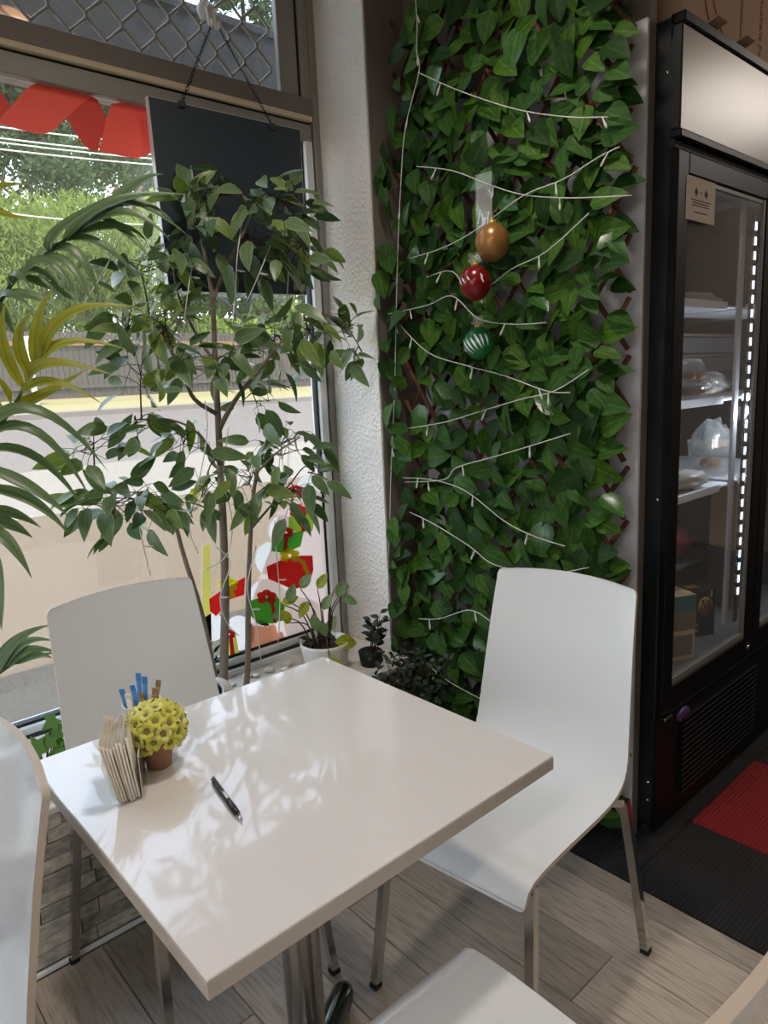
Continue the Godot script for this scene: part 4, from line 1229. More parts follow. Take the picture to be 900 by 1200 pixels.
# ---------------------------------------------------------------- things on the table
func build_table_things() -> void:
	var y := 0.7455
	# napkins standing in a clear bracket
	var t := thing("napkin_holder", "clear napkin bracket with metal side plate on the white table", "napkin holder", Vector3(0.590, y, 1.567), -0.45)
	obj("base", slab(Vector3(-0.056, 0.0, -0.027), Vector3(0.056, 0.002, 0.027)), M.clear_plastic, t)
	obj("side_plate", slab(Vector3(-0.05, 0.002, -0.0225), Vector3(0.05, 0.075, -0.021)), M.brushed, t)
	obj("side_plate", boxat(Vector3(0.003, 0.04, 0.0285), Vector3(0.106, 0.075, 0.0015), 0.0, Basis(Vector3.RIGHT, 0.22)), M.clear_plastic, t)
	for k in 9:
		var n := thing("napkin", "folded cream paper napkin standing in the napkin holder", "napkin", Vector3(0.590, y + 0.0025, 1.567), -0.45, "napkins in the holder")
		if k == 6: n.set_meta("label", "whitest paper napkin standing in the napkin holder, flower pot side")
		if k == 6: n.remove_meta("group")
		var st := begin(true)
		var zc := 0.0150 - k * 0.0040
		var lean := 0.0075 + (4 - k) * 0.0006
		var h := rng.randf_range(0.096, 0.110)
		var d0 := rng.randf_range(0.05, 0.058)
		var n0 := 1.7
		for side: float in [-1.0, 1.0]:
			for i in 6:
				for j in 5:
					var q := []
					for c: Vector2i in [Vector2i(0, 0), Vector2i(1, 0), Vector2i(1, 1), Vector2i(0, 1)]:
						var u := float(i + c.x) / 6.0
						var v := float(j + c.y) / 5.0
						var bulge := 0.0019 * (0.35 + 0.65 * absf(sin(u * 5.0 + n0))) * (1.0 - 0.25 * v)
						q.append(Vector3(lerpf(-d0, d0, u), v * h + 0.003 * sin(u * 7.0 + n0) * v, zc + lean * v * 2.0 + side * bulge + 0.0008 * sin(v * 6.0 + n0 + u * 3.0)))
					if side > 0: quad(st, q[0], q[1], q[2], q[3])
					else: quad(st, q[0], q[3], q[2], q[1])
		var m: Material = M.napkin_white if k == 6 else M.napkin
		obj("outer_fold", st, m, n)
		st = begin(true)
		tube(st, [Vector3(d0, 0.001, zc), Vector3(d0 + 0.001, h * 0.5, zc + lean), Vector3(d0, h, zc + lean * 2.0)], 0.0019, 6)
		obj("folded_edge", st, m, n)

	# cup of sugar sticks
	var cp := Vector3(0.452, y, 1.480)
	t = thing("cup", "white ceramic cup of sugar sticks behind the flower pot", "cup", cp)
	var st2 := begin(true)
	lathe(st2, [Vector2(0, 0), Vector2(0.026, 0), Vector2(0.029, 0.006), Vector2(0.037, 0.078), Vector2(0.0365, 0.08), Vector2(0.034, 0.078), Vector2(0.027, 0.01), Vector2(0, 0.008)], 32)
	obj("body", st2, M.ceramic, t)
	var sticks := [[0, -0.004, 0.004, 0.125, 0.05, -0.02, "tall blue paper sugar stick in the cup, highest of the blue ones"], [0, -0.016, 0.012, 0.098, -0.2, 0.1, "short blue paper sugar stick at the front of the cup"], [0, -0.02, -0.008, 0.092, -0.3, -0.05, "short blue paper sugar stick at the cup's window side"], [0, 0.004, 0.0, 0.122, 0.14, 0.02, "second tall blue paper sugar stick, against the brown ones"], [1, 0.014, -0.006, 0.112, 0.28, -0.1, "brown paper sugar stick, highest of the brown ones"], [1, 0.010, 0.010, 0.10, 0.2, 0.1, "brown paper sugar stick at the front of the cup"], [1, 0.018, 0.003, 0.106, 0.36, 0.0, "brown paper sugar stick leaning furthest towards the pot"], [2, -0.006, 0.015, 0.094, -0.02, 0.14, "cream paper sugar stick between the blue and brown ones"]]
	for s: Array in sticks:
		var o := thing("sugar_stick", s[6], "sugar stick", cp + Vector3(s[1], 0.009, s[2]), 0.7, "sugar sticks in the cup")
		var m: Material = [M.sugar_blue, M.sugar_brown, M.napkin][s[0]]
		var b := Basis(Vector3.BACK, -s[4] * 0.7) * Basis(Vector3.RIGHT, s[5])
		st2 = begin(true)
		tube(st2, [b * Vector3(0, 0, 0), b * Vector3(0, s[3] * 0.9, 0)], 0.0048, 8)
		obj("tube", st2, m, o)
		obj("crimp", boxat(b * Vector3(0, s[3] * 0.95, 0), Vector3(0.0102, s[3] * 0.12, 0.002), 0.0, b), m, o)

	# terracotta pot of yellow flowers
	var fp := on_y(187, 896, y)
	fp.y = y
	t = thing("flower_pot", "small terracotta pot of greenish yellow flowers on the white table", "flower pot", fp)
	st2 = begin(true)
	lathe(st2, [Vector2(0, 0), Vector2(0.0215, 0), Vector2(0.0285, 0.042), Vector2(0.0315, 0.043), Vector2(0.033, 0.058), Vector2(0.0305, 0.0585), Vector2(0.028, 0.05), Vector2(0, 0.05)], 32)
	obj("pot", st2, M.terracotta, t)
	st2 = begin(true)
	lathe(st2, [Vector2(0, 0.052), Vector2(0.036, 0.056), Vector2(0.046, 0.075), Vector2(0.042, 0.098), Vector2(0.024, 0.112), Vector2(0, 0.116)], 20)
	obj("flower_mound", st2, M.petal, t)
	var count := 40
	for k in count:
		var fi := acos(1.0 - 1.45 * (k + 0.5) / count)
		var th := k * 2.39996
		var d := Vector3(sin(fi) * cos(th), cos(fi), sin(fi) * sin(th))
		var c := Vector3(0, 0.072, 0) + d * Vector3(0.047, 0.040, 0.047)
		var bs := facing(d, Vector3(0.3, 0.9, 0.1)) * Basis(Vector3.BACK, rng.randf() * TAU)
		st2 = begin(true)
		for q in 5:                              # five ruffled petals, cupped outward
			var a0 := TAU * q / 5.0
			var rows := [[0.0040, 0.0, 0.62], [0.0072, 0.007, 0.62], [0.0122, 0.0105, 0.66], [0.0150, 0.0092, 0.36]]
			for i in 3:
				var e0: Array = rows[i]
				var e1: Array = rows[i + 1]
				var v := func(e: Array, s: float, ruffle: float) -> Vector3:
					var aa: float = a0 + s * e[2]
					return c + bs * Vector3(e[0] * cos(aa), e[0] * sin(aa), e[1] + ruffle * absf(s))
				for s: float in [-1.0, 0.0]:
					quad(st2, v.call(e0, s, -0.002 * i), v.call(e1, s, -0.002 * (i + 1)), v.call(e1, s + 1.0, -0.002 * (i + 1)), v.call(e0, s + 1.0, -0.002 * i))
		var fl := obj("floret", st2, M.petal if k % 3 else M.petal_pale, t)
		st2 = begin(true)
		lathe(st2, [Vector2(0.0062, 0), Vector2(0.004, 0.0018), Vector2(0, 0.002)], 8, Transform3D(bs * Basis(Vector3.RIGHT, PI / 2), c + d * 0.003))
		obj("flower_heart", st2, M.petal_heart, fl)

	# ball pen
	var p0 := on_y(249, 913, 0.7505)
	var p1 := on_y(284, 962, 0.7495)
	t = thing("ballpoint_pen", "black click ballpoint pen lying on the white table", "pen", (p0 + p1) * 0.5)
	var ax := (p1 - p0).normalized()
	var ln := (p1 - p0).length()
	var along := func(f: float) -> Vector3: return (p0 - t.position) + ax * ln * f
	st2 = begin(true)
	tube(st2, [along.call(0.06), along.call(0.1), along.call(0.56)], [0.0046, 0.005, 0.005], 14)
	obj("barrel", st2, M.pen_grey, t)
	st2 = begin(true)
	tube(st2, [along.call(0.56), along.call(0.58), along.call(0.70), along.call(0.86)], [0.005, 0.0055, 0.0058, 0.0048], 14)
	obj("grip", st2, M.pen_black, t)
	st2 = begin(true)
	tube(st2, [along.call(0.86), along.call(0.97), along.call(1.0)], [0.0046, 0.0018, 0.0008], 12)
	obj("tip", st2, M.chrome, t)
	st2 = begin(true)
	tube(st2, [along.call(0.0), along.call(0.005), along.call(0.06)], [0.0025, 0.003, 0.003], 10)
	obj("button", st2, M.pen_black, t)
	var side := ax.cross(Vector3.UP).normalized()
	st2 = begin()
	box(st2, Vector3(-0.0017, -0.0008, 0), Vector3(0.0017, 0.0008, ln * 0.36), 0.0004, Transform3D(Basis(side, Vector3.UP, ax) if side.cross(Vector3.UP).dot(ax) > 0 else Basis(-side, Vector3.UP, ax), along.call(0.04) + Vector3(0, 0.0074, 0)))
	obj("clip", st2, M.pen_black, t)
	st2 = begin()
	box(st2, Vector3(-0.002, 0, 0), Vector3(0.002, 0.0004, ln * 0.2), 0.0, Transform3D(Basis(-side, Vector3.UP, ax), along.call(0.34) + Vector3(0, 0.0049, 0)))
	obj("print", st2, M.sign_white, t)

# ---------------------------------------------------------------- ivy trellis
const TZ := 0.225
func build_trellis() -> void:
	var t := thing("ivy_trellis", "expanding willow trellis covered in artificial green leaves on the wall", "trellis", Vector3(0.32, 0.06, TZ))
	var o := t.position
	var lo := Vector2(-0.072, 0.10)
	var hi := Vector2(0.745, 2.53)
	# two crossed sets of round sticks, one set in front of the other
	var slope := 1.45
	var step := 0.15
	for set_no in 2:
		var sgn := 1.0 if set_no == 0 else -1.0
		var k := -14
		while k < 30:
			var c := lo.y + k * step + (0.03 if set_no else 0.0)
			k += 1
			# the line y = c + sgn*slope*(x-x0), cut to the trellis rectangle
			var x0 := lo.x if set_no == 0 else hi.x
			var a := Vector2(lo.x, c + sgn * slope * (lo.x - x0))
			var b := Vector2(hi.x, c + sgn * slope * (hi.x - x0))
			var ta := 0.0
			var tb := 1.0
			for lim: Array in [[lo.y, 1.0], [hi.y, -1.0]]:
				var fa: float = (a.y - lim[0]) * lim[1]
				var fb: float = (b.y - lim[0]) * lim[1]
				if fa < 0 and fb < 0: ta = 2.0
				elif fa < 0: ta = maxf(ta, fa / (fa - fb))
				elif fb < 0: tb = minf(tb, fa / (fa - fb))
			if ta >= tb - 0.08: continue
			var p := a.lerp(b, ta)
			var q := a.lerp(b, tb)
			# sticks poke out a little, unevenly
			var d := (q - p).normalized()
			p -= d * rng.randf_range(0.0, 0.03)
			q += d * rng.randf_range(0.0, 0.03)
			var st := begin(true)
			var zz := TZ - 0.008 + 0.016 * set_no
			var pts := []
			for s in 5:
				var m := p.lerp(q, s / 4.0)
				pts.append(Vector3(m.x + rng.randf_range(-0.004, 0.004), m.y, zz + rng.randf_range(-0.002, 0.002)) - o)
			tube(st, pts, rng.randf_range(0.0058, 0.0078), 7)
			obj("slat", st, M.slat if rng.randf() < 0.7 else M.slat_pale, t)
	# leaves: in loose pairs along the sticks, pointing outwards and down
	var meshes := []
	for k in 5:
		meshes.append(leaf_mesh([0.088, 0.096, 0.08, 0.101, 0.086][k], [0.066, 0.070, 0.064, 0.072, 0.058][k], [0.30, 0.2, 0.4, 0.16, 0.32][k], [0.16, 0.26, 0.10, 0.32, 0.2][k], 0.40))
	var shapes := [[0.088, 0.066, 0.30, 0.16], [0.096, 0.070, 0.2, 0.26], [0.08, 0.064, 0.4, 0.10], [0.101, 0.072, 0.16, 0.32], [0.086, 0.058, 0.32, 0.2]]
	var mats := [M.ivy_leaf_a, M.ivy_leaf_b, M.ivy_leaf_c, M.ivy_leaf_d]
	var total := 960
	var placed := []
	var tries := 0
	while placed.size() < total and tries < 60000:
		tries += 1
		var x := rng.randf_range(lo.x - 0.004, hi.x + 0.005)
		var y := rng.randf_range(lo.y, hi.y - 0.01)
		if x < lo.x + 0.07 and y > 2.25: continue
		var near := 1e9
		for p: Array in placed: near = minf(near, Vector2(p[0].x - x, p[0].y - y).length())
		if near < 0.0285: continue
		var layer := rng.randf()
		placed.append([Vector3(x, y, TZ + 0.016 + 0.045 * layer), layer])
	placed.sort_custom(func(a: Array, b: Array) -> bool: return a[1] > b[1])
	var rest := [begin(true), begin(true), begin(true)]
	for k in placed.size():
		var at: Vector3 = placed[k][0]
		var ang := rng.randfn(-1.1, 1.25)
		var dir := Vector3(cos(ang), sin(ang), rng.randf_range(0.0, 0.5))
		if at.x > hi.x - 0.06: dir = Vector3(absf(dir.x) + 0.7, dir.y * 0.6, dir.z)
		if at.x < lo.x + 0.03: dir.x = absf(dir.x) * 0.5
		var nm := Vector3(rng.randfn(0.12, 0.5), rng.randfn(0.42, 0.42), 1.0)
		var b := facing(dir, nm).scaled(Vector3.ONE * rng.randf_range(0.8, 1.12))
		var back := b.z.normalized() * 0.035
		var xf := Transform3D(b, at - o - Vector3(back.x, back.y, 0))
		if at.z - TZ < 0.02: xf.origin.z += 0.006
		if at.x < lo.x + 0.06: xf.origin.z += rng.randf_range(0.02, 0.075)
		if at.x < -0.095: xf.origin.z = maxf(xf.origin.z, 0.372 - o.z + 0.01 * rng.randf())
		var pick := rng.randi_range(0, 4)
		var r := rng.randf()
		var mi_no := 0 if r < 0.42 else 1 if r < 0.68 else 2 if r < 0.9 else 3
		if k < 300:
			mi("leaf", meshes[pick], mats[mi_no], t, xf)
		else:
			var s: Array = shapes[pick]
			leaf_into(rest[mini(mi_no, 2)], xf, s[0], s[1], s[2], s[3], 0.4)
	for k in 3:
		obj("foliage", rest[k], mats[k], t).set_meta("kind", "stuff")

	# white fairy-light wire looped across the leaves
	var w := thing("fairy_lights", "white fairy-light wire strung in zigzags across the ivy trellis", "fairy lights", Vector3(0.3, 0.3, TZ + 0.085))
	var runs := [
		[[490, 85], [540, 107], [605, 128], [665, 137], [712, 137]],
		[[488, 195], [530, 200], [570, 215], [612, 228], [668, 232], [740, 229]],
		[[480, 303], [520, 290], [560, 268], [612, 230], [660, 210], [700, 185], [726, 172]],
		[[500, 325], [530, 318], [555, 345], [600, 315], [640, 295], [690, 250]],
		[[455, 368], [500, 358], [530, 347], [560, 373], [600, 380], [640, 378]],
		[[462, 373], [500, 412], [545, 428], [590, 440], [640, 458], [668, 460]],
		[[478, 502], [520, 495], [560, 483], [610, 468], [650, 458], [690, 433]],
		[[472, 560], [505, 562], [545, 575], [590, 610], [625, 628], [662, 640]],
		[[475, 565], [520, 562], [535, 548], [580, 535], [630, 520], [668, 508]],
		[[480, 600], [510, 615], [550, 640], [580, 662], [640, 672], [690, 665]],
		[[490, 725], [515, 725], [550, 715], [575, 728]],
		[[497, 775], [525, 798], [565, 820]],
		[[487, 0], [489, 30], [488, 60], [491, 84], [475, 150], [470, 210], [466, 300], [464, 380], [462, 470], [458, 560], [456, 640], [452, 690]],
	]
	for r: Array in runs:
		var pts := []
		for k in r.size():
			pts.append(on_z(r[k][0], r[k][1], TZ + 0.088 + rng.randf_range(-0.008, 0.008)) - w.position)
		pts = smooth_line(pts, 5)
		var st := begin(true)
		tube(st, pts, 0.0015, 6)
		var run := obj("wire", st, M.wire_white, w)
		for k in range(3, pts.size(), 8):                    # little bulbs on short tails
			var dn := Vector3(rng.randf_range(-0.6, 0.6), -1.0, 0.2).normalized()
			st = begin(true)
			tube(st, [pts[k], pts[k] + dn * 0.014, pts[k] + dn * 0.022, pts[k] + dn * 0.032, pts[k] + dn * 0.035], [0.0015, 0.002, 0.0034, 0.003, 0.0012], 6)
			obj("bulb", st, M.wire_white, run)

	# three baubles in clear sleeves
	bauble(on_z(577, 284, TZ + 0.15), 0.047, "gold bauble, topmost of three hanging on the ivy trellis", M.bauble_gold, 0)
	bauble(on_z(557, 332, TZ + 0.20), 0.044, "red bauble with white streaks, middle of three on the ivy", M.bauble_red, 1)
	bauble(on_z(561, 402, TZ + 0.15), 0.043, "green bauble with white streaks, lowest of three on the ivy", M.bauble_green, 2)
	var a := on_z(562, 205, TZ + 0.105)
	var b2 := on_z(576, 300, TZ + 0.112)
	var sl := thing("plastic_sleeve", "clear plastic hanging strip above the gold bauble on the ivy", "plastic sleeve", (a + b2) * 0.5)
	var hgt := a.y - b2.y
	obj("strip", slab(Vector3(-0.028, -hgt * 0.5, -0.0005), Vector3(0.024, hgt * 0.5, 0.0005)), M.clear_plastic, sl)
	obj("fold", slab(Vector3(-0.03, -hgt * 0.5, 0.0), Vector3(-0.024, hgt * 0.5, 0.006)), M.clear_plastic, sl)
	for k in 5:
		var st := begin()
		box(st, Vector3(-0.022 + k * 0.008, -0.03, 0.0012), Vector3(-0.018 + k * 0.008, -0.03 + rng.randf_range(0.02, 0.04), 0.002), 0.0, Transform3D(Basis(Vector3.BACK, rng.randf_range(-0.3, 0.3)), Vector3(0, 0.005, 0)))
		obj("streak", st, M.bauble_white, sl)

func bauble(at: Vector3, r: float, label: String, m: Material, kind: int) -> void:
	var t := thing("bauble", label, "bauble", at, 0.0, "baubles hanging on the ivy trellis")
	var st := begin(true)
	var prof := []
	for k in 17:
		var a := -PI / 2 + PI * k / 16.0
		prof.append(Vector2(maxf(r * cos(a), 0.0), r * 1.08 * sin(a)))
	lathe(st, prof, 28)
	obj("ball", st, m, t)
	st = begin(true)
	lathe(st, [Vector2(0.011, r * 1.03), Vector2(0.011, r * 1.2), Vector2(0.0, r * 1.22)], 16)
	obj("cap", st, M.gold, t)
	st = begin(true)
	var loop := []
	for k in 9:
		var a := TAU * k / 8.0
		loop.append(Vector3(0.007 * sin(a), r * 1.22 + 0.007 - 0.007 * cos(a), 0))
	tube(st, loop, 0.001, 5, false)
	tube(st, [Vector3(0, r * 1.22 + 0.013, 0), Vector3(0, r * 1.22 + 0.04, -0.03)], 0.0008, 5)
	obj("loop", st, M.gold, t)
	if kind > 0:                                             # painted streaks lying on the ball
		for k in (6 if kind == 1 else 9):
			st = begin(true)
			var tilt := Basis(Vector3.BACK, 0.65) * Basis(Vector3.RIGHT, rng.randf_range(-0.2, 0.2))
			var lon := rng.randf_range(-0.9, 1.4) if kind == 1 else -1.3 + k * 0.32
			var lat := rng.randf_range(-0.7, 0.3) if kind == 1 else -0.8
			var span := rng.randf_range(0.2, 0.5) if kind == 1 else rng.randf_range(0.7, 1.4)
			var wd := 0.05 if kind == 1 else 0.075
			for s in 6:
				var q := []
				for c: Vector2 in [Vector2(0, -1), Vector2(0, 1), Vector2(1, 1), Vector2(1, -1)]:
					var f := (s + c.x) / 6.0
					var la: float = lat + span * f
					var lo: float = lon + c.y * wd * sin(PI * clampf(f, 0.04, 0.96))
					q.append(tilt * (Vector3(sin(lo) * cos(la), sin(la) * 1.08, cos(lo) * cos(la)) * (r + 0.0007)))
				quad(st, q[0], q[1], q[2], q[3])
			obj("streak", st, M.bauble_white, t)
	if kind != 0:                                            # clear gathered sleeve round the cap
		st = begin(true)
		lathe(st, [Vector2(0.010, r * 1.15), Vector2(0.022, r * 1.3), Vector2(0.012, r * 1.55), Vector2(0.026, r * 1.75)], 10)
		obj("sleeve", st, M.clear_plastic, t)

# ---------------------------------------------------------------- ficus
const FP := -0.2           # the plane of the ficus' trunks
func build_ficus() -> void:
	var foot := on_x(272, 800, FP)
	var t := thing("ficus_tree", "artificial ficus tree with pale-edged leaves on the window ledge", "tree", Vector3(FP, LEDGE, foot.z))
	var o := t.position
	var stems := [
		[[[262, 835, 0], [262, 800, 0], [264, 700, 0], [261, 600, 0.01], [256, 500, 0], [252, 420, 0], [249, 350, 0.01], [243, 315, 0.0], [236, 280, 0.0]], 0.0165, 0.004, "trunk"],
		[[[284, 840, 0.03], [290, 790, 0.03], [291, 700, 0.03], [294, 620, 0.05], [300, 560, 0.06], [318, 500, 0.08]], 0.0115, 0.004, "trunk"],
		[[[258, 830, -0.02], [250, 785, -0.02], [235, 715, -0.03], [215, 650, -0.04], [203, 605, -0.03], [190, 572, -0.02]], 0.0115, 0.004, "trunk"],
		[[[249, 352, 0.01], [258, 330, 0.02], [272, 300, 0.03], [288, 268, 0.03], [300, 238, 0.02]], 0.007, 0.003, "branch"],
		[[[256, 505, 0], [275, 470, 0.04], [300, 438, 0.06], [330, 400, 0.07], [347, 375, 0.08]], 0.0085, 0.003, "branch"],
		[[[254, 485, 0], [228, 468, 0.03], [215, 440, 0.04], [196, 402, 0.03], [176, 372, 0.02]], 0.0075, 0.003, "branch"],
		[[[340, 385, 0.07], [375, 368, 0.1], [405, 382, 0.13], [424, 412, 0.15]], 0.0035, 0.002, "branch"],
		[[[203, 605, -0.03], [172, 592, -0.02], [140, 578, 0.0], [112, 565, 0.02]], 0.0045, 0.002, "branch"],
		[[[258, 545, 0.01], [232, 508, 0.04], [200, 492, 0.05], [158, 492, 0.05]], 0.0045, 0.002, "branch"],
		[[[294, 620, 0.05], [318, 592, 0.08], [342, 565, 0.1]], 0.0045, 0.002, "branch"],
		[[[252, 425, 0], [226, 385, -0.02], [206, 335, -0.03], [204, 285, -0.03]], 0.0055, 0.0025, "branch"],
		[[[300, 555, 0.06], [325, 530, 0.1], [352, 512, 0.12]], 0.004, 0.002, "branch"],
	]
	var nodes := []
	for s: Array in stems:
		var pts := []
		for p: Array in s[0]: pts.append(on_x(p[0], p[1], FP + p[2]) - o)
		pts = smooth_line(pts, 4)
		for k in pts.size(): pts[k].y = maxf(pts[k].y, 0.0)
		var st := begin(true)
		tube(st, pts, taper(s[1], s[2], pts.size()), 9)
		obj(s[3], st, M.ficus_bark, t)
		for k in pts.size():
			if s[2] < 0.0035 or k > pts.size() * 0.7: nodes.append(pts[k])
	# leaf clusters: centre, half-size in the picture's plane, number
	var clusters := [
		[262, 228, 46, 30, 20], [325, 232, 42, 30, 24], [352, 285, 34, 42, 24], [300, 290, 46, 36, 22], [225, 250, 34, 34, 14], [205, 305, 34, 34, 14],
		[165, 320, 38, 42, 16], [150, 385, 36, 36, 14], [195, 385, 38, 40, 18], [225, 430, 40, 34, 14], [165, 440, 34, 28, 12], [272, 425, 30, 30, 10],
		[320, 400, 42, 40, 22], [362, 388, 40, 38, 22], [400, 385, 22, 30, 10], [416, 416, 10, 20, 6],
		[300, 470, 34, 24, 8], [110, 520, 44, 26, 14], [160, 500, 36, 22, 10], [135, 590, 62, 34, 26], [185, 590, 40, 34, 16], [215, 520, 34, 30, 12],
		[240, 570, 36, 36, 12], [330, 520, 38, 34, 20], [345, 575, 34, 36, 18], [295, 560, 32, 36, 14], [370, 545, 20, 26, 7],
	]
	var shapes := [[0.084, 0.041, 0.25, 0.18], [0.094, 0.045, 0.15, 0.26], [0.078, 0.040, 0.32, 0.12], [0.100, 0.043, 0.2, 0.34]]
	var meshes := []
	for s: Array in shapes: meshes.append(leaf_mesh(s[0], s[1], s[2], s[3], 0.42, 6))
	var mats := [M.ficus_leaf_a, M.ficus_leaf_b, M.ficus_leaf_c]
	var rest := [begin(true), begin(true), begin(true)]
	var twigs := begin(true)
	var n := 0
	for c: Array in clusters:
		var depth := rng.randf_range(0.0, 0.06)
		if c[0] > 390: depth = 0.14
		elif c[0] > 340: depth = 0.09
		var mid := on_x(c[0], c[1], FP + depth) - o
		var near: Vector3 = nodes[0]
		for p: Vector3 in nodes:
			if (p - mid).length() < (near - mid).length(): near = p
		var limb := smooth_line([near, (near + mid) * 0.5 + Vector3(0, 0.02, 0), mid], 3)
		tube(twigs, limb, taper(0.0026, 0.0016, limb.size()), 5)
		var hub: Vector3 = mid
		for k in int(c[4] * 1.25):
			var a := rng.randf() * TAU
			var r := sqrt(rng.randf())
			var at := on_x(c[0] + cos(a) * r * c[2], c[1] + sin(a) * r * c[3], FP + depth + rng.randf_range(-0.09, 0.10)) - o
			if at.x + o.x < GLASS + 0.10: at.x = GLASS + 0.10 - o.x
			if k % 3 == 0:
				hub = mid.lerp(at, 0.55)
				tube(twigs, [mid, hub], [0.0016, 0.0011], 5)
			tube(twigs, [hub, hub.lerp(at, 0.6) + Vector3(0, 0.006, 0), at], [0.0011, 0.0009, 0.0007], 4)
			var out := (at - near)
			out.y *= 0.4
			var dir := out.normalized() * 0.9 + Vector3(rng.randfn(0.1, 0.4), rng.randfn(-0.4, 0.5), rng.randfn(0, 0.5))
			var nm := Vector3(rng.randfn(0.45, 0.5), rng.randfn(0.6, 0.35), rng.randfn(0.25, 0.5))
			var b := facing(dir, nm).scaled(Vector3.ONE * rng.randf_range(0.8, 1.15))
			if (at + o).x + b.z.x * 0.1 < GLASS + 0.085:
				b = facing(Vector3(absf(dir.x) + 0.1, dir.y, dir.z), nm)
			var xf := Transform3D(b, at)
			var pick := rng.randi_range(0, 3)
			var q := rng.randf()
			var m := 0 if q < 0.5 else 1 if q < 0.8 else 2
			if n < 300: mi("leaf", meshes[pick], mats[m], t, xf)
			else:
				var s: Array = shapes[pick]
				leaf_into(rest[m], xf, s[0], s[1], s[2], s[3], 0.42)
			n += 1
	obj("twig", twigs, M.twig, t).set_meta("kind", "stuff")
	for k in 3: obj("foliage", rest[k], mats[k], t).set_meta("kind", "stuff")

	# fairy-light wire hung through it
	var w := thing("fairy_lights", "white fairy-light wire hanging through the ficus branches", "fairy lights", Vector3(FP + 0.1, LEDGE, foot.z))
	var runs := [
		[[85, 375], [105, 345], [125, 312], [142, 275]], [[214, 395], [219, 350], [226, 312], [236, 312]], [[272, 380], [276, 340], [278, 300], [284, 258]], [[290, 352], [304, 320], [318, 285]],
		[[338, 318], [336, 350], [328, 385]], [[162, 612], [168, 640], [176, 674]], [[240, 470], [243, 500], [238, 540], [228, 585], [222, 620], [232, 648]], [[268, 500], [262, 560], [272, 610], [266, 650], [240, 668]],
		[[252, 640], [270, 660], [258, 700], [266, 730], [280, 745]], [[322, 610], [324, 650], [328, 700], [326, 752]], [[300, 640], [290, 690], [300, 730], [306, 775]],
	]
	for r: Array in runs:
		var pts := []
		for p: Array in r: pts.append(on_x(p[0], p[1], FP + 0.10 + rng.randf_range(-0.01, 0.02)) - w.position)
		pts = smooth_line(pts, 5)
		var st := begin(true)
		tube(st, pts, 0.0017, 6)
		var run := obj("wire", st, M.wire_white, w)
		st = begin(true)
		var e: Vector3 = pts[pts.size() / 2]
		tube(st, [e, e + Vector3(0.004, -0.003, -0.012), e + Vector3(0.006, -0.004, -0.024)], [0.0014, 0.003, 0.002], 6)
		obj("bulb", st, M.wire_white, run)

